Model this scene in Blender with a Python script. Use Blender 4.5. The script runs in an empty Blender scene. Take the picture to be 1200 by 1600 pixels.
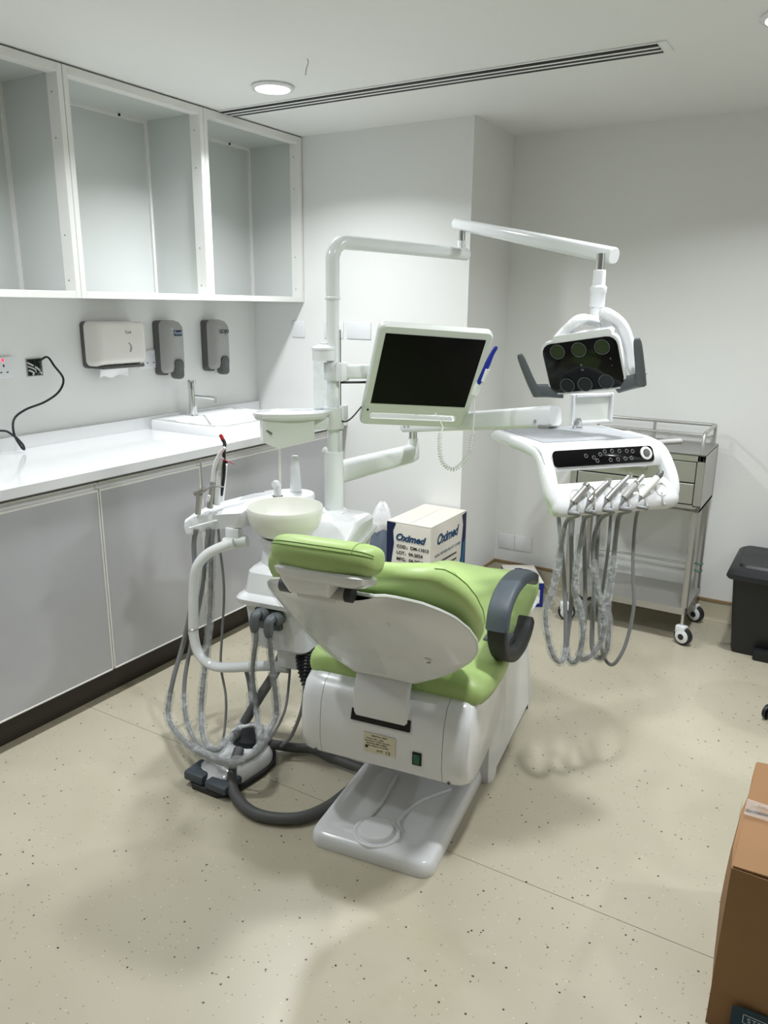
import bpy, bmesh, math, random
from mathutils import Vector, Matrix
random.seed(7)
S = bpy.context.scene
COL = S.collection
R = math.radians
# ------------------------------------------------------------------ camera
F, CX, CY, CZ = 1199.1, 2.8782, -3.3849, 1.4778
YAW, PITCH, ROLL = 0.5399, -0.2618, 0.0107
CAM = Vector((CX, CY, CZ))
FWD = Vector((-math.sin(YAW)*math.cos(PITCH), math.cos(YAW)*math.cos(PITCH), math.sin(PITCH)))
_r = Vector((math.cos(YAW), math.sin(YAW), 0)); _u = _r.cross(FWD)
RGT = _r*math.cos(ROLL) + _u*math.sin(ROLL)
UPV = -_r*math.sin(ROLL) + _u*math.cos(ROLL)
cd = bpy.data.cameras.new('camera'); cam = bpy.data.objects.new('camera', cd); COL.objects.link(cam)
cd.sensor_fit = 'VERTICAL'; cd.sensor_height = 36.0; cd.lens = F/1600*36.0
cd.clip_start = 0.05; cd.clip_end = 50
m3 = Matrix((RGT, UPV, -FWD)).transposed()
cam.matrix_world = Matrix.Translation(CAM) @ m3.to_4x4()
S.camera = cam
# ------------------------------------------------------------------ world, exposure
S.view_settings.view_transform = 'Standard'; S.view_settings.look = 'None'
S.view_settings.gamma = 1.0; S.view_settings.use_curve_mapping = False
S.view_settings.exposure = 0.08
w = bpy.data.worlds.new('world'); S.world = w; w.use_nodes = True
w.node_tree.nodes['Background'].inputs[0].default_value = (0.9, 0.95, 1, 1)
w.node_tree.nodes['Background'].inputs[1].default_value = 0.05
LAMPS = [(0.80, -0.79, 15), (2.585, -0.66, 15), (0.80, -2.0, 9), (2.5, -1.8, 13), (0.80, -3.1, 6), (4.2, -0.9, 9)]  # weakest lamp, near the front wall, is an added unseen fill
H = 2.296            # ceiling height
XC, YR = 1.2943, 0.4768   # column corner, recess depth
# ------------------------------------------------------------------ pixel helpers (1200x1600 photo)
def ray(px): return FWD + RGT*((px[0]-600)/F) + UPV*((800-px[1])/F)
def D(px, d): return CAM + ray(px)*d
def Wp(px, ax, val):
    d = ray(px); return CAM + d*((val-CAM[ax])/d[ax])
TH = math.atan2(.138, .99)
CH = Matrix.Translation((1.928, -1.867, 0)) @ Matrix.Rotation(TH, 4, 'Z')   # chair frame u right, v to feet, w up
CHI = CH.inverted()
def L(px, ax, val):
    c = CHI @ CAM; d = CHI.to_3x3() @ ray(px); return c + d*((val-c[ax])/d[ax])
def LW(px, v): return CH @ L(px, 1, v)
# ------------------------------------------------------------------ materials
def srgb(r, g, b):
    f = lambda c: (c/255/12.92) if c/255 <= .04045 else ((c/255+.055)/1.055)**2.4
    return (f(r), f(g), f(b), 1)
MATS = {}
def mat(name, rgb, rough=.4, metal=0, noise=.03, nscale=18, bump=0, bscale=60, coat=0, spec=.5, trans=0, ior=1.45, alpha=1, emis=None, estr=0, sheen=0):
    m = bpy.data.materials.new(name); m.use_nodes = True
    nt = m.node_tree; b = nt.nodes['Principled BSDF']
    b.inputs['Roughness'].default_value = rough; b.inputs['Metallic'].default_value = metal
    b.inputs['Coat Weight'].default_value = coat; b.inputs['Coat Roughness'].default_value = .08
    b.inputs['Specular IOR Level'].default_value = spec
    b.inputs['Transmission Weight'].default_value = trans; b.inputs['IOR'].default_value = ior
    b.inputs['Alpha'].default_value = alpha
    c = srgb(*rgb)
    tc = nt.nodes.new('ShaderNodeTexCoord')
    n = nt.nodes.new('ShaderNodeTexNoise'); n.inputs['Scale'].default_value = nscale; n.inputs['Detail'].default_value = 3
    nt.links.new(tc.outputs['Object'], n.inputs['Vector'])
    mx = nt.nodes.new('ShaderNodeMix'); mx.data_type = 'RGBA'
    mx.inputs[6].default_value = tuple(x*(1-noise) for x in c[:3])+(1,)
    mx.inputs[7].default_value = tuple(min(1, x*(1+noise)) for x in c[:3])+(1,)
    nt.links.new(n.outputs['Fac'], mx.inputs[0]); nt.links.new(mx.outputs[2], b.inputs['Base Color'])
    if bump:
        n2 = nt.nodes.new('ShaderNodeTexNoise'); n2.inputs['Scale'].default_value = bscale; n2.inputs['Detail'].default_value = 4
        nt.links.new(tc.outputs['Object'], n2.inputs['Vector'])
        bp = nt.nodes.new('ShaderNodeBump'); bp.inputs['Strength'].default_value = bump; bp.inputs['Distance'].default_value = .01
        nt.links.new(n2.outputs['Fac'], bp.inputs['Height']); nt.links.new(bp.outputs['Normal'], b.inputs['Normal'])
    if emis:
        b.inputs['Emission Color'].default_value = srgb(*emis); b.inputs['Emission Strength'].default_value = estr
    MATS[name] = m; return m
mat('wall_paint', (232, 233, 231), .45, noise=.012, nscale=3, bump=.02, bscale=120)
mat('wall_grey', (222, 222, 220), .6)
mat('ceiling_paint', (236, 237, 236), .6, noise=.012, nscale=3)
mat('skirting', (190, 183, 160), .4, noise=.05)
mat('skirt_trim', (150, 124, 88), .45, noise=.1)
mat('panel_grey', (186, 187, 191), .13, noise=.012, nscale=4, coat=.3)
mat('panel_edge', (236, 236, 232), .3)
mat('kick', (52, 48, 40), .5)
mat('channel', (150, 150, 146), .35, metal=.6)
mat('alu', (205, 205, 198), .3, metal=.5)
mat('counter', (224, 225, 226), .12, noise=.01, coat=.3)
mat('ceramic', (242, 244, 245), .06, coat=.6, noise=.005)
mat('shelf_panel', (206, 210, 208), .16, noise=.015, nscale=3, coat=.2)
mat('shelf_frame', (236, 236, 233), .35, noise=.01)
mat('white_plastic', (228, 230, 232), .22, noise=.01, coat=.25)
mat('white_metal', (232, 236, 236), .22, noise=.01, coat=.4)
mat('warm_plastic', (226, 224, 217), .35, noise=.01)
mat('cream', (236, 237, 229), .3, noise=.01, coat=.2)
mat('bezel', (216, 220, 215), .35, noise=.01)
mat('screen', (3, 3, 4), .3, noise=0, spec=.15)
mat('black_gloss', (7, 8, 9), .12, noise=.1, spec=.3, bump=.03, bscale=9)
mat('black_plastic', (26, 28, 31), .45, noise=.06)
mat('dark_rubber', (42, 43, 45), .6, noise=.06)
mat('grey_plastic', (92, 97, 100), .4, noise=.03)
mat('slate_pad', (74, 82, 90), .5, noise=.03)
mat('dispenser_grey', (164, 164, 161), .3, noise=.02)
mat('dispenser_dark', (88, 88, 86), .4, noise=.03)
mat('hose_grey', (132, 134, 135), .4, noise=.05)
mat('hose_dark', (88, 89, 88), .55, noise=.05)
mat('chrome', (215, 216, 216), .1, metal=1, noise=.01)
mat('steel', (188, 187, 183), .40, metal=.8, noise=.04, nscale=6)
mat('steel_dull', (172, 171, 168), .42, metal=.9, noise=.06, nscale=6)
mat('green_vinyl', (168, 194, 122), .42, noise=.03, nscale=9, bump=.015, bscale=240)
mat('green_seam', (112, 142, 66), .6)
mat('tray_mat', (160, 164, 167), .45, noise=.03)
mat('blue', (22, 42, 140), .35, noise=.04)
mat('navy', (18, 32, 72), .5, noise=.05)
mat('carton_white', (226, 222, 212), .7, noise=.05, nscale=9)
mat('teal', (30, 110, 150), .5)
mat('ink', (30, 30, 32), .6)
mat('ink_blue', (28, 70, 110), .6)
mat('ink_soft', (120, 140, 150), .7)
mat('carton', (146, 110, 74), .75, noise=.08, nscale=7, bump=.08, bscale=14)
mat('carton_edge', (150, 112, 72), .8, noise=.1)
mat('label_navy', (16, 52, 72), .4)
mat('label_text', (190, 205, 210), .5)
mat('paper', (240, 240, 238), .8, noise=.02)
mat('label', (216, 210, 184), .5, noise=.02)
mat('red', (170, 24, 34), .3)
mat('shield_red', (190, 40, 70), .15, noise=0)
mat('led_red', (255, 60, 90), .3, emis=(255, 40, 80), estr=2)
mat('green_switch', (0, 90, 62), .2, noise=0)
mat('copper_green', (70, 120, 95), .5)
mat('lens_glass', (70, 78, 74), .08, noise=.1, coat=.5)
mat('lens_dark', (18, 22, 20), .1, noise=.1)
mat('icon', (130, 134, 136), .4)
mat('lamp_glow', (255, 255, 255), .4, emis=(250, 252, 255), estr=14)
mat('bag_white', (236, 236, 238), .35, noise=.03, bump=.5, bscale=25)
mat('bag_blue', (120, 132, 150), .25, noise=.25, nscale=18, bump=.5, bscale=22)
mat('slot_dark', (14, 14, 14), .6)
mat('plaster', (205, 206, 204), .5)
def clear(name, tint, amt, bump=0, bscale=40):
    m = bpy.data.materials.new(name); m.use_nodes = True; nt = m.node_tree; nt.nodes.clear()
    o = nt.nodes.new('ShaderNodeOutputMaterial'); mx = nt.nodes.new('ShaderNodeMixShader')
    t = nt.nodes.new('ShaderNodeBsdfTransparent'); t.inputs[0].default_value = tint
    g = nt.nodes.new('ShaderNodeBsdfPrincipled'); g.inputs['Roughness'].default_value = .1; g.inputs['Base Color'].default_value = (.85, .87, .87, 1)
    tc = nt.nodes.new('ShaderNodeTexCoord'); n = nt.nodes.new('ShaderNodeTexNoise'); n.inputs['Scale'].default_value = bscale; n.inputs['Detail'].default_value = 3
    nt.links.new(tc.outputs['Object'], n.inputs['Vector'])
    mr = nt.nodes.new('ShaderNodeMapRange'); mr.inputs[1].default_value = .35; mr.inputs[2].default_value = .75
    mr.inputs[3].default_value = amt*.5; mr.inputs[4].default_value = amt*1.6
    nt.links.new(n.outputs['Fac'], mr.inputs[0]); nt.links.new(mr.outputs[0], mx.inputs[0])
    if bump:
        bp = nt.nodes.new('ShaderNodeBump'); bp.inputs['Strength'].default_value = bump; bp.inputs['Distance'].default_value = .02
        nt.links.new(n.outputs['Fac'], bp.inputs['Height']); nt.links.new(bp.outputs['Normal'], g.inputs['Normal'])
    nt.links.new(t.outputs[0], mx.inputs[1]); nt.links.new(g.outputs[0], mx.inputs[2]); nt.links.new(mx.outputs[0], o.inputs[0])
    MATS[name] = m; return m
clear('film', (.96, .97, .97, 1), .26, 1.0, 45)
clear('film_smooth', (.97, .98, .98, 1), .16, .9, 11)
clear('clear_tube', (.97, .98, .98, 1), .09)
def floor_mat():
    m = bpy.data.materials.new('vinyl_floor'); m.use_nodes = True; nt = m.node_tree; b = nt.nodes['Principled BSDF']
    N = nt.nodes.new; lk = nt.links.new
    tc = N('ShaderNodeTexCoord')
    n = N('ShaderNodeTexNoise'); n.inputs['Scale'].default_value = 2.2; n.inputs['Detail'].default_value = 5; lk(tc.outputs['Object'], n.inputs['Vector'])
    cr = N('ShaderNodeValToRGB'); cr.color_ramp.elements[0].position = .3; cr.color_ramp.elements[1].position = .75
    cr.color_ramp.elements[0].color = srgb(179, 172, 151); cr.color_ramp.elements[1].color = srgb(189, 183, 163); lk(n.outputs['Fac'], cr.inputs[0])
    col = cr.outputs[0]
    for sc, th, keep, c in ((34, .10, .45, (62, 56, 46)), (75, .13, .35, (120, 112, 92)), (60, .11, .22, (208, 206, 194)), (22, .06, .5, (40, 36, 32))):
        v = N('ShaderNodeTexVoronoi'); v.inputs['Scale'].default_value = sc; lk(tc.outputs['Object'], v.inputs['Vector'])
        a = N('ShaderNodeMath'); a.operation = 'LESS_THAN'; a.inputs[1].default_value = th; lk(v.outputs['Distance'], a.inputs[0])
        sx = N('ShaderNodeSeparateColor'); lk(v.outputs['Color'], sx.inputs[0])
        k = N('ShaderNodeMath'); k.operation = 'LESS_THAN'; k.inputs[1].default_value = keep; lk(sx.outputs[0], k.inputs[0])
        mu = N('ShaderNodeMath'); mu.operation = 'MULTIPLY'; lk(a.outputs[0], mu.inputs[0]); lk(k.outputs[0], mu.inputs[1])
        mx = N('ShaderNodeMix'); mx.data_type = 'RGBA'; lk(mu.outputs[0], mx.inputs[0]); lk(col, mx.inputs[6]); mx.inputs[7].default_value = srgb(*c)
        col = mx.outputs[2]
    # faint brown scuffs
    n2 = N('ShaderNodeTexNoise'); n2.inputs['Scale'].default_value = 1.7; n2.inputs['Detail'].default_value = 6; n2.inputs['Roughness'].default_value = .7
    lk(tc.outputs['Object'], n2.inputs['Vector'])
    mr = N('ShaderNodeMapRange'); mr.inputs[1].default_value = .58; mr.inputs[2].default_value = .75; mr.inputs[3].default_value = 0; mr.inputs[4].default_value = .3
    lk(n2.outputs['Fac'], mr.inputs[0])
    mx = N('ShaderNodeMix'); mx.data_type = 'RGBA'; lk(mr.outputs[0], mx.inputs[0]); lk(col, mx.inputs[6]); mx.inputs[7].default_value = srgb(160, 144, 112)
    lk(mx.outputs[2], b.inputs['Base Color']); b.inputs['Roughness'].default_value = .34
    MATS['vinyl_floor'] = m
floor_mat()
# ------------------------------------------------------------------ mesh builder
def circ(r, n, M=None, ph=0): return [Vector((r*math.cos(2*math.pi*i/n+ph), r*math.sin(2*math.pi*i/n+ph), 0)) for i in range(n)]
def spline(pts, sub=8):
    P = [Vector(p) for p in pts]
    if len(P) < 3: return P
    P = [P[0]*2-P[1]]+P+[P[-1]*2-P[-2]]; out = []
    for i in range(1, len(P)-2):
        a, b, c, d = P[i-1:i+3]
        for k in range(sub):
            t = k/sub; out.append(.5*((2*b)+(c-a)*t+(2*a-5*b+4*c-d)*t*t+(3*b-a-3*c+d)*t**3))
    out.append(P[-2]); return out
def rrect(x0, x1, y0, y1, r, n=4):
    o = []
    for cx, cy, a in ((x1-r, y1-r, 0), (x0+r, y1-r, 90), (x0+r, y0+r, 180), (x1-r, y0+r, 270)):
        for i in range(n+1):
            t = R(a+90*i/n); o.append((cx+r*math.cos(t), cy+r*math.sin(t)))
    return o
class MB:
    def __init__(s, M=None): s.v = []; s.f = []; s.M = M or Matrix()
    def add(s, vs, fs, M=None):
        o = len(s.v); X = s.M @ M if M is not None else s.M
        s.v += [X @ Vector(p) for p in vs]; s.f += [tuple(i+o for i in f) for f in fs]; return s
    def bm(s, b, M=None):
        b.verts.ensure_lookup_table(); b.verts.index_update()
        s.add([v.co.copy() for v in b.verts], [[v.index for v in f.verts] for f in b.faces], M); b.free(); return s
    def box(s, a, b, r=0, seg=2, M=None):
        bmh = bmesh.new(); bmesh.ops.create_cube(bmh, size=1)
        a = Vector(a); b = Vector(b); c = (a+b)/2; d = b-a
        for v in bmh.verts: v.co = Vector((c[i]+v.co[i]*abs(d[i]) for i in range(3)))
        if r: bmesh.ops.bevel(bmh, geom=bmh.edges[:], offset=min(r, min(abs(x) for x in d)*.49), segments=seg, profile=.5, affect='EDGES')
        return s.bm(bmh, M)
    def prism(s, pts, z0, z1, r=0, seg=2, M=None, r0=None):
        bmh = bmesh.new(); vs = [bmh.verts.new((p[0], p[1], z0)) for p in pts]
        f = bmh.faces.new(vs); e = bmesh.ops.extrude_face_region(bmh, geom=[f])
        tv = [x for x in e['geom'] if isinstance(x, bmesh.types.BMVert)]
        for v in tv: v.co.z = z1
        bmesh.ops.recalc_face_normals(bmh, faces=bmh.faces[:])
        if r:
            ed = [x for x in bmh.edges if abs(x.verts[0].co.z-x.verts[1].co.z) < 1e-7 and (r0 is not None or True)]
            if r0 == 0: ed = [x for x in ed if abs(x.verts[0].co.z-z1) < 1e-7]
            bmesh.ops.bevel(bmh, geom=ed, offset=r, segments=seg, profile=.5, affect='EDGES', clamp_overlap=True)
        return s.bm(bmh, M)
    def loft(s, rings, cap0=True, cap1=True, closed=True, M=None):
        n = len(rings[0]); vs = [p for r in rings for p in r]; fs = []
        for i in range(len(rings)-1):
            for j in range(n if closed else n-1):
                k = (j+1) % n; fs.append((i*n+j, i*n+k, (i+1)*n+k, (i+1)*n+j))
        if cap0: fs.append(tuple(range(n-1, -1, -1)))
        if cap1: fs.append(tuple((len(rings)-1)*n+j for j in range(n)))
        return s.add(vs, fs, M)
    def lathe(s, prof, c=(0, 0, 0), n=28, M=None, cap0=True, cap1=True):
        c = Vector(c); rings = [[c+Vector((max(r, 1e-4)*math.cos(2*math.pi*i/n), max(r, 1e-4)*math.sin(2*math.pi*i/n), z)) for i in range(n)] for r, z in prof]
        return s.loft(rings, cap0, cap1, M=M)
    def tube(s, pts, r, n=10, caps=True, M=None, squash=None, up=None, jit=0):
        P = [Vector(p) for p in pts]; rings = []
        rs = r if isinstance(r, (list, tuple)) else [r]*len(P)
        t0 = (P[1]-P[0]).normalized(); nrm = Vector(up) if up else Vector((0, 0, 1)); nrm = nrm-t0*nrm.dot(t0)
        if nrm.length < 1e-3: nrm = Vector((1, 0, 0)); nrm = nrm-t0*nrm.dot(t0)
        nrm.normalize()
        for i, p in enumerate(P):
            t = (P[min(i+1, len(P)-1)]-P[max(i-1, 0)]).normalized()
            nrm = (nrm-t*nrm.dot(t)).normalized(); bn = t.cross(nrm); q = squash or (1, 1); ring = []
            for j in range(n):
                a = 2*math.pi*j/n; k = 1+random.uniform(-jit, jit)
                ring.append(p+(nrm*(math.cos(a)*q[0])+bn*(math.sin(a)*q[1]))*rs[i]*k)
            rings.append(ring)
        return s.loft(rings, caps, caps, M=M)
    def cyl(s, a, b, r, r2=None, n=20, M=None): return s.tube([a, b], [r, r if r2 is None else r2], n, True, M)
    def build(s, name, m, parent=None, smooth=40, cat=None, label=None, group=None, kind=None, loc=None):
        me = bpy.data.meshes.new(name); o = bpy.data.objects.new(name, me); COL.objects.link(o)
        base = Vector(loc) if loc is not None else Vector((0, 0, 0))
        if parent is not None:
            root = parent
            while root.parent: root = root.parent
            base = Vector(root.location); o.parent = parent
        elif loc is not None: o.location = base
        me.from_pydata([v-base for v in s.v], [], s.f)
        b = bmesh.new(); b.from_mesh(me); bmesh.ops.remove_doubles(b, verts=b.verts[:], dist=1e-6)
        bmesh.ops.recalc_face_normals(b, faces=b.faces[:]); b.to_mesh(me); b.free()
        if smooth:
            for p in me.polygons: p.use_smooth = True
            me.set_sharp_from_angle(angle=R(smooth))
        me.materials.append(MATS[m]); tag(o, label, cat, group, kind); return o
def tag(o, label=None, cat=None, group=None, kind=None):
    if label: o['label'] = label
    if cat: o['category'] = cat
    if group: o['group'] = group
    if kind: o['kind'] = kind
    return o
def thing(name, loc, label, cat, group=None):
    e = bpy.data.objects.new(name, None); e.empty_display_size = .05; COL.objects.link(e); e.location = loc
    return tag(e, label, cat, group)
def text(txt, size, M, m, parent, name='lettering', shear=0, depth=.0004, align='CENTER', spacing=1.0, bold=0):
    c = bpy.data.curves.new(name, 'FONT'); c.body = txt; c.size = size; c.shear = shear; c.extrude = depth; c.align_x = align; c.align_y = 'CENTER'
    c.space_character = spacing; c.offset = bold; c.resolution_u = 3
    t = bpy.data.objects.new('tmp', c); COL.objects.link(t); bpy.context.view_layer.update()
    me = bpy.data.meshes.new_from_object(t.evaluated_get(bpy.context.evaluated_depsgraph_get()))
    bpy.data.objects.remove(t); bpy.data.curves.remove(c)
    root = parent
    while root.parent: root = root.parent
    me.transform(Matrix.Translation(-Vector(root.location)) @ M); me.materials.clear(); me.materials.append(MATS[m])
    o = bpy.data.objects.new(name, me); COL.objects.link(o); o.parent = parent; return o
def frame(o, x, y):     # matrix from origin, x axis, y axis
    x = Vector(x).normalized(); y = Vector(y); y = (y-x*y.dot(x)).normalized(); z = x.cross(y)
    return Matrix.Translation(o) @ Matrix((x, y, z)).transposed().to_4x4()
def rot6(q):
    return Matrix.Translation(q[:3]) @ Matrix.Rotation(q[3], 4, 'Z') @ Matrix.Rotation(q[4], 4, 'X') @ Matrix.Rotation(q[5], 4, 'Y')
V = Vector
# ================================================================== SETTING
def struct(mb, name, m, parent=None, smooth=0): return mb.build(name, m, parent, smooth, kind='structure' if parent is None else None)
X1, Y0 = 4.5, -4.9
fl = struct(MB().box((-.05, Y0-.05, -.05), (X1+.05, .55, -.002)), 'floor', 'skirting')
SEAM = -1.711
for a, b in ((Y0, SEAM-2-.001), (SEAM-2+.001, SEAM-.001), (SEAM+.001, YR)):
    MB().box((0, a, -.004), (X1, b, 0)).build('floor_sheet', 'vinyl_floor', fl, 0)
cl = MB()   # ceiling with round cut-outs left closed (fittings sit in shallow wells)
struct(cl.box((-.05, Y0-.05, H), (X1+.05, .55, H+.06)), 'ceiling', 'ceiling_paint')
struct(MB().box((-.06, Y0, 0), (0, .02, H)), 'wall_left', 'wall_paint')
struct(MB().box((0, 0, 0), (XC, YR+.06, H)), 'wall_back', 'wall_paint')
struct(MB().box((XC, YR, 0), (X1, YR+.06, H)), 'wall_recess', 'wall_paint')
struct(MB().box((X1, Y0, 0), (X1+.06, YR+.06, H)), 'wall_right', 'wall_grey')
struct(MB().box((-.06, Y0-.06, 0), (X1+.06, Y0, H)), 'wall_front', 'wall_grey')
def skirt(name, a, b, n):
    a = V(a); b = V(b); n = V(n); prof = [(0, .004), (.02, .0), (.02, .002), (.012, .006), (.005, .018), (.0035, .098), (0, .098)]
    rings = [[p+n*t+V((0, 0, z)) for t, z in prof] for p in (a, b)]
    o = MB().loft(rings).build(name, 'skirting', None, 30, kind='structure')
    q = [(0, .096), (.008, .096), (.008, .108), (0, .108)]
    MB().loft([[p+n*t+V((0, 0, z)) for t, z in q] for p in (a, b)]).build('cap_strip', 'skirt_trim', o, 0)
skirt('baseboard_recess', (XC, YR, 0), (X1, YR, 0), (0, -1, 0))
skirt('baseboard_recess_side', (XC, .002, 0), (XC, YR-.002, 0), (1, 0, 0))
skirt('baseboard_back', (.62, 0, 0), (XC, 0, 0), (0, -1, 0))
# ceiling slot vent
vt = thing('slot_vent', (1.27, -.535, H), 'long white ceiling slot vent with three dark slots', 'vent')
x0, x1 = .347, 2.20; yc = -.545
MB().box((x0, yc-.062, H-.004), (x1+.03, yc+.055, H-.0005)).build('frame', 'ceiling_paint', vt, 0)
for k in range(3):
    y = yc+.032-k*.036
    MB().box((x0, y-.0110, H-.0064), (x1, y+.0110, H-.004)).build('slot', 'slot_dark', vt, 0)
for k in range(2):
    y = yc+.032-k*.036-.018
    MB().box((x0, y-.0075, H-.0066), (x1, y+.0075, H-.004)).build('blade', 'ceiling_paint', vt, 0)
for i, (lx, ly, le_) in enumerate(LAMPS):
    lb = ['recessed white ceiling downlight near the open wall cabinets', 'recessed ceiling downlight at the right end of the slot vent', 'recessed ceiling downlight above the left counter', 'recessed ceiling downlight above the dental chair', 'added unseen fill downlight near the front wall', 'recessed ceiling downlight by the right wall'][i]
    t = thing('downlight', (lx, ly, H), lb, 'ceiling light', 'recessed ceiling downlights')
    MB().lathe([(.066, -.001), (.082, -.001), (.084, -.006), (.080, -.011), (.068, -.013), (.066, -.009)], (lx, ly, H), 36, cap0=False, cap1=False).build('trim_ring', 'white_plastic', t)
    MB().lathe([(.067, -.004), (.04, -.0055), (.0, -.006)], (lx, ly, H), 36, cap0=False).build('diffuser', 'lamp_glow', t)
    ld = bpy.data.lights.new('downlight_lamp', 'AREA'); ld.shape = 'DISK'; ld.size = .13; ld.energy = le_; ld.color = (.945, .972, 1.0); ld.spread = R(140)
    lo = bpy.data.objects.new('downlight_lamp', ld); COL.objects.link(lo); lo.location = (0, 0, -.016); lo.parent = t
_c = Wp((480, 92), 2, H)
MB().tube(spline([_c+V((0, 0, .002)), _c+V((.004, 0, -.012)), _c+V((-.004, 0, -.03)), _c+V((-.008, 0, -.05))]), .0022, 6).build('ceiling_wire', 'plaster', None, cat='wire', label='short loose wire end poking out of the ceiling near downlight')
# ================================================================== LEFT WALL UNITS
DB = .601; ZB, ZDT = .113, .826
seams = [-.045, -.557, -1.082, -1.598, -2.115, -2.632]
names = ['base cabinet behind the pole against the back wall', 'base cabinet behind the spittoon bowl', 'base cabinet behind the suction handpieces', 'base cabinet left of the hoses with a full grey door', 'leftmost base cabinet at the photo edge']
for i in range(5):
    y1, y0 = seams[i], seams[i+1]
    t = thing('base_cabinet', (.3, (y0+y1)/2, 0), 'glossy light grey '+names[i], 'cabinet', 'base cabinets under the counter')
    MB().box((.005, y0+.001, .11), (DB-.02, y1-.001, .855)).build('body', 'shelf_frame', t, 0)
    MB().box((.02, y0, 0), (.552, y1, .11)).build('kick_board', 'kick', t, 0)
    d = MB().box((DB-.019, y0+.006, ZB+.004), (DB-.001, y1-.006, ZDT-.005)).build('door', 'panel_grey', t, 0)
    e = MB()
    e.box((DB-.02, y0+.0015, ZB), (DB+.001, y0+.008, ZDT), .0015, 1).box((DB-.02, y1-.008, ZB), (DB+.001, y1-.0015, ZDT), .0015, 1)
    e.box((DB-.02, y0+.0015, ZDT-.008), (DB+.002, y1-.0015, ZDT), .002, 1).box((DB-.02, y0+.0015, ZB), (DB+.001, y1-.0015, ZB+.007), .0015, 1)
    e.build('edge_trim', 'panel_edge', d, 30)
    MB().box((DB-.045, y0+.002, .826), (DB-.035, y1-.002, .85)).build('finger_channel', 'channel', t, 0)
    MB().box((DB-.036, y0+.0015, .846), (DB+.0, y1-.0015, .8535), .002, 1).build('top_rail', 'alu', t, 30)
ct = MB().box((.001, -2.64, .866), (.618, -.80, .9)).box((.001, -.29, .866), (.618, -.004, .9)).box((.001, -.80, .866), (.10, -.29, .9)).box((.455, -.80, .866), (.618, -.29, .9))
cto = ct.build('countertop', 'counter', None, 0, cat='countertop', label='long glossy white countertop with a low upstand along the left wall')
MB().box((.001, -2.64, .899), (.021, -.004, .953), .0015, 1).build('upstand', 'counter', cto, 30)
# drop-in basin
sk = thing('wash_basin', (.27, -.5, .9), 'white ceramic wash basin set on the counter under soap dispensers', 'sink')
ys0, ys1, xs0, xs1, zt = -.84, -.25, .045, .50, .945
def ring(x0, x1, y0, y1, r, z, n=5): return [V((x, y, z)) for x, y in rrect(x0, x1, y0, y1, r, n)]
b = MB()
b.loft([ring(xs0, xs1, ys0, ys1, .02, .9), ring(xs0, xs1, ys0, ys1, .02, zt-.006), ring(xs0+.004, xs1-.004, ys0+.004, ys1-.004, .02, zt),
        ring(xs0+.10, xs1-.03, ys0+.03, ys1-.03, .07, zt), ring(xs0+.106, xs1-.036, ys0+.036, ys1-.036, .07, zt-.006),
        ring(xs0+.13, xs1-.06, ys0+.07, ys1-.07, .09, .88), ring(xs0+.17, xs1-.1, ys0+.11, ys1-.11, .09, .868)], True, True)
b.build('bowl', 'ceramic', sk, 50)
MB().lathe([(.018, .869), (.022, .872), (.015, .874), (0, .873)], (.28, -.55, 0), 20, cap0=False).build('drain', 'chrome', sk)
fb = V((.115, -.62, zt))
fa = thing('basin_tap', fb, 'tall chrome pillar tap with a thin spout on the wash basin', 'tap')
MB().lathe([(.0215, 0), (.0215, .004), (.019, .006), (.0185, .128)], fb, 24).build('pillar', 'chrome', fa)
MB().lathe([(.0195, .13), (.0195, .172), (.018, .175), (0, .175)], fb, 24).build('lever_cap', 'chrome', fa)
MB().tube(spline([fb+V((.0, 0, .098)), fb+V((.09, .03, .092)), fb+V((.118, .04, .088))], 6), .0075, 12).cyl(fb+V((.118, .04, .09)), fb+V((.118, .04, .07)), .009, None, 14).build('spout', 'chrome', fa)
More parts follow.
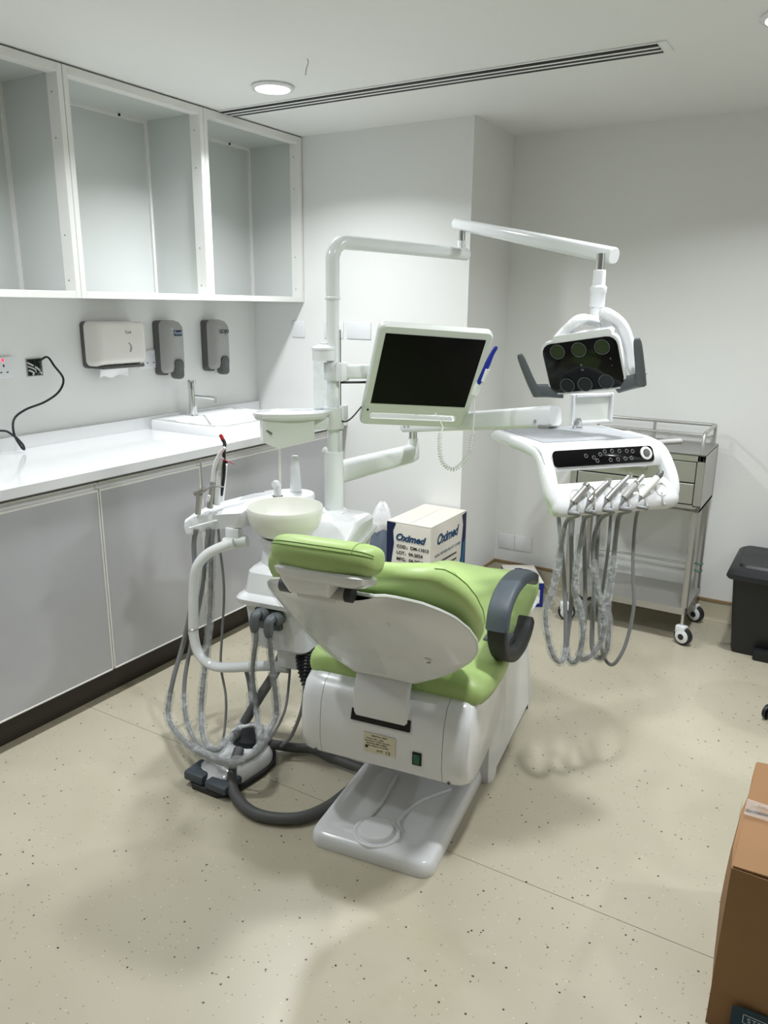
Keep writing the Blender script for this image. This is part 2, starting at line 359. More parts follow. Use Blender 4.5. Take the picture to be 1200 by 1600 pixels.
# open wall cabinets
dU, zU, zT = .3457, 1.495, H-.006
useams = [-.003, -.698, -1.396, -2.094]
un = ['open white wall cabinet nearest the back wall', 'open white wall cabinet in the middle above the towel dispenser', 'open white wall cabinet at the left photo edge']
for i in range(3):
    y1, y0 = useams[i]-.001, useams[i+1]+.001
    t = thing('wall_cabinet', (dU/2, (y0+y1)/2, zU), un[i], 'cabinet', 'open wall cabinets')
    MB().box((.002, y0+.004, zU+.01), (.010, y1-.004, zT-.01)).build('back_panel', 'shelf_panel', t, 0)
    for y, s in ((y0, 1), (y1, -1)):
        MB().box((.01, y+s*.003, zU+.02), (dU-.04, y+s*.013, zT-.02)).build('side_panel', 'shelf_panel', t, 0)
    MB().box((.01, y0+.013, zT-.022), (dU-.03, y1-.013, zT-.012)).build('top_panel', 'shelf_panel', t, 0)
    MB().box((.002, y0+.003, zU+.002), (dU-.03, y1-.003, zU+.016)).build('bottom_panel', 'shelf_frame', t, 0)
    for y, s in ((y0, 1), (y1, -1)):
        MB().box((dU-.06, y, zU), (dU, y+s*.022, zT), .001, 1).build('stile', 'shelf_frame', t, 0)
        MB().box((.010, y+s*.004, zU+.016), (.022, y+s*.026, zT-.012)).build('corner_bead', 'shelf_frame', t, 0)
    for z0_, z1_ in ((zU, zU+.026), (zT-.03, zT)):
        MB().box((dU-.045, y0+.022, z0_), (dU-.0005, y1-.022, z1_), .001, 1).build('rail', 'shelf_frame', t, 0)
    MB().box((.010, y0+.013, zT-.036), (.02, y1-.013, zT-.022)).build('ceiling_bead', 'shelf_frame', t, 0)
    for z in (1.56, 1.72, 2.05, 2.2):
        MB().cyl((dU-.035, y1-.0225, z), (dU-.035, y1-.0205-.003, z), .0028, None, 8).build('screw_hole', 'grey_plastic', t, 0)
    MB().cyl((.02, y1-.17, zT-.028), (.024, y1-.17, zT-.028), .006, None, 10).build('wall_fixing', 'slot_dark', t, 0)
# ---- wall accessories
def plate(M, w_, h_, parent, th=.009): MB(M).box((-w_/2, -h_/2, 0), (w_/2, h_/2, th), .003, 2).build('plate', 'white_plastic', parent, 35)
def socket(loc, label, gangs=2, led=False):
    t = thing('wall_socket', loc, label, 'socket', 'wall sockets'); M = frame(loc, (0, 1, 0), (0, 0, 1))
    w_ = .146 if gangs == 2 else .086; plate(M, w_, .086, t)
    for g in range(gangs):
        cx = (g-.5)*.066 if gangs == 2 else 0
        for dx, dy, a, b_ in ((0, .008, .006, .010), (-.0135, -.018, .008, .005), (.0135, -.018, .008, .005)):
            MB(M).box((cx+dx-a/2, dy-b_/2, .0088), (cx+dx+a/2, dy+b_/2, .0095)).build('pin_hole', 'slot_dark', t, 0)
        sw = MB(M).box((cx*.55-.008, .022, .009), (cx*.55+.008, .038, .013), .002, 1).build('switch', 'white_plastic', t, 30)
    if led: MB(M).box((.022, .024, .0088), (.036, .036, .012), .002, 1).build('neon_light', 'led_red', t, 0)
socket(V((0, -1.56, 1.228)), 'white twin wall socket with a lit red neon above the counter', 2, True)
socket(V((0, -.775, 1.225)), 'white twin wall socket partly hidden by the paper towel dispenser', 2)
jb = thing('junction_box', (0, -1.388, 1.222), 'open square wall box with exposed wiring and no cover', 'junction box')
M = frame((0, -1.388, 1.222), (0, 1, 0), (0, 0, 1))
o = MB(M)
for a, b_ in (((-.036, -.036, .0), (-.033, .036, .004)), ((.033, -.036, .0), (.036, .036, .004)), ((-.033, .033, 0), (.033, .036, .004)), ((-.033, -.036, 0), (.033, -.033, .004))): o.box(a, b_)
o.build('rim', 'steel_dull', jb, 0)
MB(M).box((-.034, -.034, .0002), (.034, .034, .0015)).build('back_box', 'slot_dark', jb, 0)
for k, (a, b_, mm) in enumerate((((-.03, .02), (.03, -.028), 'plaster'), ((-.028, -.01), (-.01, -.03), 'bezel'), ((.0, .03), (-.02, -.012), 'black_plastic'), ((.025, .02), (.01, -.03), 'grey_plastic'), ((-.03, .005), (.005, -.02), 'steel'))):
    MB(M).tube(spline([(a[0], a[1], .002), ((a[0]+b_[0])/2+.006, (a[1]+b_[1])/2, .012), (b_[0], b_[1], .003)], 5), .0035, 7).build('wire', mm, jb)
cab = MB().tube(spline([V((.006, -1.375, 1.24)), V((.03, -1.345, 1.262)), Wp((85, 572), 0, .06), Wp((99, 592), 0, .07), Wp((92, 612), 0, .07), Wp((70, 628), 0, .07), Wp((40, 640), 0, .07), Wp((22, 655), 0, .08), Wp((22, 678), 0, .09), Wp((33, 698), 0, .09), Wp((38, 702), 0, .1), Wp((35, 694), 0, .11), Wp((20, 680), 0, .10), Wp((0, 673), 0, .09), V((.06, -1.75, .98)), V((.06, -1.85, .905))], 6), .0045, 8)
cab.build('power_cable', 'black_plastic', None, cat='cable', label='black cable looping from the open wall box over the counter')
# paper towel dispenser
pt = thing('towel_dispenser', (0, -1.015, 1.2), 'white wall paper towel dispenser with dark grey back and hanging tissue', 'dispenser')
y0, y1, z0, z1 = -1.152, -.872, 1.2, 1.402
b = MB(frame((0, 0, 0), (0, 1, 0), (0, 0, 1)))
b.prism(rrect(y0, y1, z0+.002, z1, .018), .0, .028, .003); b.build('back_plate', 'dispenser_dark', pt)
b = MB(); 
def pr(x, i, zz): return [V((x, a, c)) for a, c in rrect(y0+i, y1-i, z0+zz, z1-i*.4, .022)]
b.loft([pr(.026, .0, .012), pr(.06, .003, .012), pr(.095, .008, .02), pr(.107, .016, .03), pr(.110, .03, .045)])
b.build('cover', 'warm_plastic', pt, 50)
MB().tube([(.111, -.985, 1.31), (.1125, -.975, 1.30), (.1125, -.972, 1.285), (.111, -.98, 1.27)], .003, 6).build('level_window', 'dispenser_grey', pt)
text('Tork', .018, frame((.111, -.985, 1.355), (0, 1, 0), (0, 0, 1)), 'dispenser_dark', pt)
MB().box((.02, y0+.03, z0+.0), (.10, y1-.02, z0+.014), .005).build('outlet', 'dispenser_dark', pt, 30)
ts = MB(); rows = []
for i in range(7):
    f = i/6; rows.append([V((.07+.012*math.sin(f*2+k*.5)-.02*f, -1.12+.17*k/8+.004*f, z0+.012-.05*f+.006*math.sin(k*1.3))) for k in range(9)])
ts.loft(rows, False, False, closed=False); ts.loft([[p+V((-.0012, 0, 0)) for p in r_] for r_ in rows], False, False, closed=False)
ts.build('paper_towel', 'paper', pt)
def soap(yc_, label, txt, tm, blue=False):
    t = thing('soap_dispenser', (0, yc_, 1.13), label, 'dispenser', 'soap dispensers')
    z0, z1, hw = 1.145, 1.402, .06
    MB(frame((0, 0, 0), (0, 1, 0), (0, 0, 1))).prism(rrect(yc_-hw, yc_+hw, z0, z1, .018), 0, .045, .006).build('back_plate', 'dispenser_dark', t)
    def rg(x, i, za, zb): return [V((x, a, c)) for a, c in rrect(yc_-hw+i, yc_+hw-i, za, zb, .024)]
    b = MB(); b.loft([rg(.044, .001, z0+.01, z1-.001), rg(.07, .004, z0+.012, z1-.004), rg(.092, .012, z0+.02, z1-.018), rg(.101, .026, z0+.035, z1-.05)])
    b.build('cover', 'dispenser_grey', t, 50)
    MB(frame((0, 0, 0), (0, 1, 0), (0, 0, 1))).prism(rrect(yc_-.028, yc_+.028, z0-.016, z0+.078, .02), .07, .112, .008, 3).build('push_lever', 'dispenser_dark', t)
    MB(frame((0, 0, 0), (0, 1, 0), (0, 0, 1))).prism(rrect(yc_-.014, yc_+.014, z0+.02, z0+.06, .012), .11, .1135, .001).build('lever_dimple', 'grey_plastic', t)
    MB().cyl((.06, yc_-.02, z0+.012), (.06, yc_-.02, z0-.008), .009, None, 12).build('nozzle', 'bezel', t)
    F_ = frame((.1015, yc_+.006, 1.345), (0, 1, 0), (0, 0, 1))
    if blue:
        MB(F_).prism(rrect(-.026, .026, -.013, .013, .004), 0, .001).build('logo_panel', 'navy', t)
        text(txt, .021, F_ @ Matrix.Translation((0, 0, .001)), 'label_text', t, shear=.2)
    else: text(txt, .026, F_, 'ink', t, bold=.0008)
    text('advanced', .011, F_ @ Matrix.Translation((0, -.024, 0)), 'label_text', t)
    MB().cyl((.0995, yc_-.03, 1.365), (.102, yc_-.03, 1.365), .004, None, 10).build('sight_dot', 'label_text', t)
soap(-.685, 'grey wall soap dispenser with dark blue logo beside the paper towels', 'Purell', 'label_text', True)
soap(-.365, 'grey wall soap dispenser with black lettering, nearest the back wall', 'GOJO', 'ink')
def blank(c, n, w_, label):
    t = thing('blank_plate', c, label, 'wall plate', 'blank wall plates'); xd = (1, 0, 0)
    M = frame(c, xd, (0, 0, 1)); plate(M, w_, .086, t, .006)
    for s in (-1, 1): MB(M).cyl((s*.30*w_, 0, .0055), (s*.30*w_, 0, .0072), .003, None, 8).build('screw', 'bezel', t)
blank(V((.305, 0, 1.356)), 0, .086, 'white blank wall plate left of the pole under the wall cabinet')
blank(V((.535, 0, 1.358)), 0, .12, 'white blank wall plate half hidden behind the pole')
blank(V((.690, 0, 1.358)), 0, .146, 'wide white blank wall plate between pole and monitor')
blank(V((1.362, YR, .221)), 0, .088, 'left one of two low blank plates above the skirting')
blank(V((1.462, YR, .222)), 0, .098, 'right one of two low blank plates above the skirting')
# ================================================================== DENTAL CHAIR (chair frame: u right, v to feet, w up)
chair = thing('dental_chair', CH @ V((0, .5, 0)), 'green upholstered reclining dental chair with white shell and base', 'dental chair')
# base plate with sunken tray and round boss
base = MB(CH)
def rr(u0, u1, v0, v1, r, w, n=5): return [V((x, y, w)) for x, y in rrect(u0, u1, v0, v1, r, n)]
base.loft([rr(-.183, .183, 0, .98, .035, .0), rr(-.185, .185, -.002, .98, .036, .012), rr(-.183, .183, 0, .98, .036, .034), rr(-.177, .177, .006, .975, .034, .043), rr(-.17, .17, .014, .97, .032, .0455),
           rr(-.145, .145, .05, .95, .03, .0445), rr(-.128, .128, .075, .93, .03, .032), rr(-.11, .11, .1, .9, .03, .029)])
base.build('base_plate', 'white_plastic', chair, 40)
MB(CH).lathe([(.068, .03), (.066, .0475), (.060, .0495), (.057, .047), (.052, .047), (.050, .056), (.046, .060), (0, .061)], (-.005, .07, 0), 36).build('base_boss', 'white_plastic', chair, 40)
def pol(u0, v0, u1, v1, z): return [V((u0, v0, z)), V((u1, v1, z))]
MB(CH).tube(spline([(.055, .11, .04), (.03, .16, .034), (.05, .26, .034), (.12, .36, .034)]), .006, 8).build('base_rib', 'white_plastic', chair)
MB(CH).tube(spline([(-.055, .12, .036), (-.05, .22, .034), (-.06, .36, .034)]), .005, 8).build('base_rib', 'white_plastic', chair)
# lifting column with side skirts
MB(CH).loft([rr(-.14, .14, .5, 1.0, .03, .03), rr(-.13, .13, .5, .98, .03, .40)]).build('lift_column', 'grey_plastic', chair)
for s in (1, -1):
    sk_ = MB(CH); ring_ = []
    outl = [(.485, .0), (.52, .0), (.53, .025), (1.02, .025), (1.03, .0), (1.06, .0), (1.06, .05), (1.02, .36), (1.0, .40), (.54, .42), (.525, .41), (.478, .05)]
    inner = [V((s*.135, a, b_)) for a, b_ in outl]; mid = [V((s*(.19 if b_ > .3 else .205), a, b_)) for a, b_ in outl]
    cen = V((s*.212, .77, .2)); outer = [V((s*(.195 if b_ > .3 else .215), .77+(a-.77)*.92, .2+(b_-.2)*.9 if b_ > .03 else b_)) for a, b_ in outl]
    sk_.loft([inner, mid, outer]).build('column_skirt', 'white_plastic', chair, 50)
# motor housing: curved rear cover
def hous(u0, u1, grow=0):
    prof = [(.118, .225), (.092, .245), (.082, .29), (.083, .35), (.092, .41), (.115, .452), (.16, .475), (.40, .475), (.50, .45), (.50, .30), (.40, .235), (.2, .205), (.15, .21)]
    c = V((0, .29, .34)); out = []
    for u_, g in ((u0, grow), (u1, 0) if grow == 0 else (u1, 0)):
        out.append([V((u_, c.y+(a-c.y)*(1-g), c.z+(b_-c.z)*(1-g))) for a, b_ in prof])
    return out
MB(CH).loft(hous(-.186, .176)).build('motor_cover', 'white_plastic', chair, 35)
for s, u0 in ((-1, -.1875), (1, .1775)):
    prof = hous(0, 1)[0]; c = V((0, .29, .34)); rings = []
    for du, g in ((0, 0), (.03, .005), (.05, .03), (.064, .09), (.068, .16)):
        rings.append([V((u0+s*du, c.y+(p.y-c.y)*(1-g*.6), c.z+(p.z-c.z)*(1-g))) for p in prof])
    MB(CH).loft(rings).build('end_cap', 'white_plastic', chair, 50)
    MB(CH).cyl((u0+s*.018, .095, .246), (u0+s*.018, .09, .246), .0045, None, 10).build('screw', 'dispenser_dark', chair)
sl = frame(CH @ V((0, .0905, .40)), CH.to_3x3() @ V((1, 0, 0)), CH.to_3x3() @ V((0, .018, .06)))
MB(sl).box((-.090, -.026, -.002), (.084, .006, .003)).build('strut_slot', 'slot_dark', chair, 0)
# label plate and power switch
lp = frame(CH @ V((-.003, .0815, .318)), CH.to_3x3() @ V((1, 0, 0)), CH.to_3x3() @ V((0, .0, 1)))
lo = MB(lp).box((-.047, -.029, 0), (.047, .029, .0015)).build('rating_label', 'label', chair, 0)
for k, (tx, x, y, sz) in enumerate((('DENTAL UNIT', 0, .022, .0075), ('Model: 220V~  50Hz', -.012, .013, .006), ('Input power: 1100VA  SN 2024', -.006, .006, .0058), ('Operating: 20kPa~400kPa', -.008, -.001, .0058), ('Water pressure: 0.2~0.4MPa', -.006, -.008, .0058), ('CE', .026, -.021, .012), ('0197', .002, -.021, .009))):
    text(tx, sz, lp @ Matrix.Translation((x, y, .0016)), 'ink', lo)
MB(lp).box((-.042, -.017, .0015), (-.034, -.010, .002)).build('label_mark', 'ink', lo, 0)
sw = frame(CH @ V((.107, .0815, .302)), CH.to_3x3() @ V((1, 0, 0)), CH.to_3x3() @ V((0, 0, 1)))
so = MB(sw).box((-.013, -.019, -.002), (.013, .019, .003), .001, 1).build('power_switch', 'slot_dark', chair, 30)
MB(sw).box((-.009, -.015, .002), (.009, .015, .006), .002, 1).build('rocker', 'green_switch', so, 30)
# back strut
st = [(.090, .384), (.083, .42), (.083, .46), (.098, .50), (.12, .54)]
MB(CH).loft([[V((u_, a-.004*e, b_)) for u_, e in ((-.082, 0), (-.075, 1), (.068, 1), (.075, 0))]+[V((u_, a+.02, b_+.004)) for u_ in (.075, -.082)] for a, b_ in [(p.y, p.z) for p in spline([(0, a, b_) for a, b_ in st], 4)]]).build('back_strut', 'white_plastic', chair, 30)
# backrest frame: s along back, n forward normal
BA, BT, BN = V((0, .10, .51)), V((0, -.687, .727)), V((0, .727, .687))
def BK(u_, s_, n_): return BA + V((u_, 0, 0)) + BT*s_ + BN*n_
def lerp_tab(tab, x):
    for (a, va), (b_, vb) in zip(tab, tab[1:]):
        if x <= b_:
            t = max(0, (x-a)/(b_-a)); return va+(vb-va)*t
    return tab[-1][1]
rim = [(.005, .088, 0), (.03, .165, .025), (.055, .215, .05), (.08, .245, .066), (.12, .262, .077), (.18, .268, .08), (.25, .262, .076), (.32, .245, .068), (.37, .222, .058), (.41, .19, .05), (.43, .155, .044), (.455, .125, .034), (.475, .105, .02)]
def shell_rings():
    rings = []
    for i in range(33):
        s_ = .005+(.475-.005)*(i/32)**1.15; h = lerp_tab([(a, b_) for a, b_, c in rim], s_); N = lerp_tab([(a, c) for a, b_, c in rim], s_)
        rings.append([BK(h*math.sin(-math.pi/2+math.pi*j/24), s_, N*abs(math.sin(-math.pi/2+math.pi*j/24))**2.6) for j in range(25)])
    return rings
A_ = shell_rings()
sh = MB(CH); sh.loft(A_, False, False, closed=False)
inner = [[p+BN*.012+(V((0, 0, 0))) for p in r_] for r_ in A_]
# close with a flat lid (rim plane)
sh2 = [[BK(r_[0].x+(r_[-1].x-r_[0].x)*j/24, 0, 0)*0 + r_[0].lerp(r_[-1], j/24)+BN*.004 for j in range(25)] for r_ in A_]
sh.loft(sh2, False, False, closed=False)
edge = [r_[0] for r_ in A_]+[A_[-1][j] for j in range(1, 24)]+[r_[-1] for r_ in reversed(A_)]+[A_[0][j] for j in range(23, 0, -1)]
shell = sh.build('back_shell', 'white_plastic', chair, 60)
path = [r_[0] for r_ in A_]+[A_[-1][0].lerp(A_[-1][-1], j/8) for j in range(1, 8)]+[r_[-1] for r_ in reversed(A_)]
MB(CH).tube([p+BN*.004 for p in path], .0045, 6).build('shell_gasket', 'bezel', shell)
for u_, s_ in ((.10, .36), (.15, .15)):
    q = frame(CH @ BK(u_, s_, .008 if s_ > .2 else .016), CH.to_3x3() @ V((1, 0, 0)), CH.to_3x3() @ BT)
    MB(q).lathe([(.014, -.006), (.0165, -.004), (.0165, -.0015), (.014, -.001)], n=20, cap0=False, cap1=False).build('screw_cap', 'warm_plastic', shell)
# protective film on shell, wrinkled (follows the left part of the shell)
fr = []
for i, r_ in enumerate(A_[3:29]):
    fr.append([r_[j]-BN*(.0035+.0025*math.sin(i*1.7+j*.9)+.002*random.random())+V((-.002, 0, 0)) for j in range(1, 14)])
MB(CH).loft(fr, False, False, closed=False).build('protective_film', 'film_smooth', chair, 60)
# back cushion
cu = [(.0, .17), (.03, .215), (.08, .252), (.14, .272), (.21, .278), (.28, .274), (.34, .262), (.385, .242), (.42, .212), (.445, .175), (.458, .13)]
rings = []
for i in range(29):
    s_ = .458*i/28; h = lerp_tab(cu, s_); e1 = min(1, max(0, (.458-s_)/.07))**.5; e0 = min(1, (s_+.002)/.05)**.5
    pts = []
    for j in range(32):
        a = 2*math.pi*j/32; ca, sa = math.cos(a), math.sin(a)
        u_ = h*math.copysign(abs(ca)**.62, ca); nn = math.copysign(abs(sa)**.75, sa)
        th_ = .042*max(min(e0, .35+.65*e1), .15); base_ = .070+.045*min(1, abs(u_)/.2)*min(1, (.46-s_)/.1+.5)
        pts.append(BK(u_, s_, max(base_, .085)+.012+nn*th_+.012*(abs(u_)/.28)**2*(nn > 0)))
    rings.append(pts)
bc = MB(CH).loft(rings).build('back_cushion', 'green_vinyl', chair, 70)
MB(CH).tube([r_[1] for r_ in rings[3:-2]], .0014, 6).build('seam', 'green_seam', bc)
MB(CH).tube([rings[-6][j] for j in range(1, 7)], .0012, 6).build('seam', 'green_seam', bc)
# headrest
HC = V((.012, -.245, .965)); HT = V((0, -.95, .31)); HN = V((0, .31, .95))
def HK(u_, s_, n_): return HC+V((u_, 0, 0))+HT*s_+HN*n_
rings = []
for i in range(29):
    a = -math.pi/2+math.pi*i/28; u_ = .122*math.copysign(abs(math.sin(a))**.85, a); c_ = abs(math.cos(a))**.5
    pts = []
    for j in range(28):
        b_ = 2*math.pi*j/28; cb, sb = math.cos(b_), math.sin(b_)
        pts.append(HK(u_, .07*c_*math.copysign(abs(cb)**.7, cb), .044*c_*math.copysign(abs(sb)**.85, sb)-.010*(1-(u_/.122)**2)*(sb > 0)*sb))
    rings.append(pts)
hr = MB(CH).loft(rings).build('headrest', 'green_vinyl', chair, 80)
for j in (1, 2): MB(CH).tube([r_[j] for r_ in rings[2:-2]], .0012, 6).build('seam', 'green_seam', hr)
MB(CH).tube([rings[20][j] for j in range(1, 8)], .0011, 6).build('seam', 'green_seam', hr)
# headrest bracket (white) and hinge bar
br = MB(CH)
def brr(uu0, uu1, s0, s1, n_, r=.02): return [HK(x, y, n_) for x, y in rrect(uu0, uu1, s0, s1, r)]
br.loft([brr(-.095, .098, -.05, .05, -.034), brr(-.102, .106, -.055, .056, -.040), brr(-.098, .104, -.05, .05, -.052), brr(-.075, .085, -.04, .036, -.062)])
br.loft([brr(-.092, .03, -.04, .045, -.050, .012), brr(-.088, .024, -.035, .03, -.070, .012), brr(-.082, .014, -.02, .005, -.092, .012)])
br.build('headrest_bracket', 'white_plastic', chair, 40)
hb = BK(0, .495, .010)
b0, b1 = V((-.105, hb.y, hb.z)), V((.055, hb.y, hb.z))
bar = MB(CH).cyl(b0, b1, .0165, None, 24).build('hinge_bar', 'dispenser_grey', chair)
MB(CH).cyl(b0+V((-.004, 0, 0)), b0+V((.02, 0, 0)), .0185, None, 24).build('bar_cap', 'grey_plastic', bar)
MB(CH).cyl(b1+V((-.004, 0, 0)), b1+V((.012, 0, 0)), .018, None, 24).build('bar_cap', 'dark_rubber', bar)
MB(CH).box(b0+V((.03, .0, -.03)), V((b1.x-.03, b1.y+.04, b1.z-.004)), .006).build('bar_mount', 'white_plastic', bar)
# seat cushion with leg rest
seat = [  # v, half width, top, thickness
    (.145, .235, .500, .055), (.155, .255, .520, .085), (.19, .268, .535, .105), (.26, .275, .535, .108), (.36, .272, .525, .10), (.46, .262, .512, .092), (.58, .25, .505, .085), (.72, .242, .512, .08), (.86, .236, .522, .078),
    (.98, .228, .522, .075), (1.07, .214, .513, .07), (1.13, .19, .50, .06), (1.16, .15, .488, .04), (1.17, .10, .478, .018)]
rings = []
sv = spline([V((a, b_, c)) for a, b_, c, d in seat], 3); sd = spline([V((a, d, 0)) for a, b_, c, d in seat], 3)
for q, d in zip(sv, sd):
    v_, h, top = q; th_ = d.y; pts = []
    for j in range(36):
        a = 2*math.pi*j/36; ca, sa = math.cos(a), math.sin(a)
        u_ = h*math.copysign(abs(ca)**.5, ca); nn = math.copysign(abs(sa)**.7, sa)
        lift = .018*(u_/h)**2*(nn > 0)*(v_ > .25)
        pts.append(V((u_, v_, top-th_/2+nn*th_/2+lift)))
    rings.append(pts)
sc_ = MB(CH).loft(rings).build('seat_cushion', 'green_vinyl', chair, 75)
for s in (-1, 1):
    MB(CH).tube([r_[34 if s > 0 else 20] for r_ in rings[4:-3]], .0013, 6).build('seam', 'green_seam', sc_)
MB(CH).loft([rr(-.2, .2, .2, 1.05, .06, .40), rr(-.225, .225, .18, 1.1, .06, .435), rr(-.21, .21, .2, 1.08, .06, .45)]).build('seat_pan', 'white_plastic', chair)
# armrest on the right: C shaped
au = .272
def AR(px, du=0): q = L(px, 0, au); return V((au+du, q.y, q.z))
def ribbon(outer, inner_, w_, name, m, r=.006):
    pts = [(q.y, q.z) for q in outer]+[(q.y, q.z) for q in reversed(inner_)]
    # prism along u: map x->v, y->w, z->u
    M_ = CH @ Matrix(((0, 0, 1, au), (1, 0, 0, 0), (0, 1, 0, 0), (0, 0, 0, 1)))
    return MB(M_).prism(pts, -w_/2, w_/2, r, 3).build(name, m, chair, 40)
padc = spline([V((0, .60, .672)), V((0, .52, .706)), V((0, .42, .728)), V((0, .32, .728)), V((0, .25, .70)), V((0, .225, .645))], 5)
def offs(path_, t):
    out = []
    for i, p in enumerate(path_):
        d = (path_[min(i+1, len(path_)-1)]-path_[max(i-1, 0)]).normalized(); nrm = V((0, -d.z, d.y)); tt = t(i/(len(path_)-1)) if callable(t) else t
        out.append(p+nrm*tt)
    return out
ribbon(offs(padc, -.018), offs(padc, .018), .062, 'armrest_pad', 'slate_pad', .012)
lowc = spline([V((0, .228, .655)), V((0, .245, .605)), V((0, .30, .55)), V((0, .39, .508)), V((0, .50, .495)), V((0, .57, .512)), V((0, .60, .54))], 5)
ribbon(offs(lowc, -.018), offs(lowc, .018), .05, 'armrest_bracket', 'dark_rubber', .008)
MB(CH).box((.18, .42, .48), (.262, .5, .53), .01).build('armrest_mount', 'grey_plastic', chair)
# ================================================================== SPITTOON UNIT beside the chair
PU, PV = -.47, .739
PW = CH @ V((PU, PV, 0)); PX, PY = PW.x, PW.y
unit = thing('spittoon_unit', CH @ V((-.48, .6, .38)), 'white dental side unit with round bowl, pole and bent tube arm left of chair', 'dental unit')
rings = [rr(-.585, -.40, .375, .78, .03, .375), rr(-.60, -.385, .36, .79, .03, .39), rr(-.612, -.372, .35, .80, .03, .535), rr(-.632, -.355, .33, .82, .035, .54), rr(-.635, -.352, .327, .823, .035, .556), rr(-.628, -.355, .335, .82, .035, .566), rr(-.614, -.36, .348, .815, .035, .574),
         rr(-.605, -.355, .362, .81, .035, .640), rr(-.595, -.35, .375, .81, .035, .652), rr(-.575, -.345, .44, .81, .035, .668), rr(-.56, -.34, .53, .81, .035, .70), rr(-.555, -.335, .60, .81, .04, .75), rr(-.545, -.345, .615, .80, .04, .764), rr(-.53, -.36, .63, .785, .04, .768)]
body = MB(CH).loft(rings).build('body', 'white_plastic', unit, 35)
MB(CH).loft([[V((-.37, a, b_)) for a, b_ in ((.56, .645), (.81, .70), (.81, .715), (.56, .66))], [V((-.332, a, b_)) for a, b_ in ((.56, .645), (.81, .70), (.81, .715), (.56, .66))]]).build('side_ledge', 'white_plastic', body, 0)
# plug socket on the front face with two elbow connectors and their hoses
k0, k1 = L((397, 948), 1, .345), L((440, 988), 1, .345)
so = MB(CH).box((k0.x, .338, k1.z), (k1.x, .365, k0.z), .010, 2).build('socket_block', 'grey_plastic', unit)
for px_ in ((403, 962), (425, 970)):
    q_ = L(px_, 1, .31); pu, pw = q_.x, q_.z
    e = MB(CH).cyl((pu+.008, .345, pw), (pu+.004, .312, pw), .0235, .019, 20)
    e.tube(spline([(pu, .325, pw+.006), (pu-.003, .30, pw+.002), (pu-.005, .296, pw-.02), (pu-.005, .296, pw-.05)], 5), [.016]*11+[.016, .0155, .015, .0135, .012], 16)
    e.build('elbow_plug', 'grey_plastic', so)
# bowl, ring and neck
bc = V((-.516, .475, 0)); zr = .845
def prof(p): return [(r_, zr+z) for r_, z in p]
MB(CH).lathe(prof([(.085, -.195), (.078, -.16), (.072, -.125), (.070, -.112)]), bc, 36).build('neck', 'white_plastic', unit)
MB(CH).lathe(prof([(.078, -.128), (.084, -.122), (.084, -.108), (.079, -.103)]), bc, 36).build('neck_ring', 'white_plastic', unit)
MB(CH).lathe(prof([(.071, -.106), (.071, -.094)]), bc, 36).build('bowl_gasket', 'dispenser_dark', unit)
MB(CH).lathe(prof([(.0, -.097), (.070, -.097), (.09, -.09), (.108, -.072), (.119, -.045), (.1235, -.018), (.1238, -.003), (.1225, 0), (.1205, -.001), (.119, -.018), (.113, -.045), (.10, -.068), (.08, -.08), (.02, -.086), (0, -.087)]), bc, 48, cap0=False, cap1=False).build('bowl', 'cream', unit, 50)
# wing: swept platform round the bowl
st = [((288, 817), (292, 810), .765), ((300, 809), (309, 798), .775), ((322, 802), (335, 787), .79), ((350, 799), (370, 777), .805), ((382, 796), (415, 766), .82), ((420, 782), (450, 763), .828), ((445, 777), (472, 766), .83), ((468, 778), (482, 772), .83)]
rings = []
for (fp, bp, z) in st:
    a = L(fp, 2, z); b_ = L(bp, 2, z); mid = (a+b_)/2
    th = .042 if z < .77 else .062
    rings.append([a+V((0, .006, -th)), a+V((0, -.003, -.010)), a+(mid-a)*.08, mid+V((0, 0, .004)), b_+(mid-b_)*.08, b_+V((0, 0, -.012)), b_+V((0, 0, -th+.006)), mid+V((0, 0, -th-.002))])
rs = []
for k in range(8): rs.append(spline([r_[k] for r_ in rings], 4))
rings2 = [[rs[k][i] for k in range(8)] for i in range(len(rs[0]))]
wing = MB(CH).loft(rings2).build('assistant_shelf', 'white_plastic', unit, 50)
q0, q1 = L((300, 824), 2, .735), L((375, 812), 2, .77)
MB(CH).tube(spline([L((297, 825), 2, .75)+V((0, -.003, 0)), L((325, 817), 2, .762)+V((0, -.003, 0)), L((350, 811), 2, .772)+V((0, -.003, 0)), L((378, 808), 2, .78)+V((0, -.003, 0))], 5), .004, 6).build('shelf_ridge', 'white_plastic', wing)
MB(CH).tube(spline([L((378, 775), 2, .832), L((397, 770), 2, .836), L((413, 768), 2, .838)], 5), .0016, 6).build('shelf_groove', 'dispenser_dark', wing)
MB(CH).lathe([(.075, -.05), (.078, -.01), (.074, .0), (.0, .002)], V((-.60, .675, .834)), 32).build('tap_deck', 'white_plastic', unit)
# taps
def tap(c, h, r0, r1, bend, nm):
    MB(CH).lathe([(r0*1.25, 0), (r0*1.25, .004)], c, 20).build('tap_gasket', 'dispenser_dark', unit)
    g = MB(CH); g.tube(spline([c+V((0, 0, .004)), c+V((0, 0, h*.6)), c+V((bend[0]*.15, bend[1]*.15, h*.88)), c+V((bend[0]*.5, bend[1]*.5, h)), c+V((bend[0], bend[1], h*.97))], 5), [r0+(r1-r0)*i/20 for i in range(21)], 16)
    return g.build(nm, 'white_plastic', unit, 60)
t1 = L((434, 775), 1, .61); t1.z = .834
tap(t1, .050, .014, .012, (.006, -.03), 'rinse_tap')
t2 = L((462, 764), 1, .70); t2.z = .834
MB(CH).lathe([(.021, 0), (.0205, .02), (.015, .098), (.0135, .1), (.0135, .102), (.0145, .104), (.0145, .122), (.011, .131), (0, .133)], t2, 24).build('cup_filler', 'white_plastic', unit, 50)
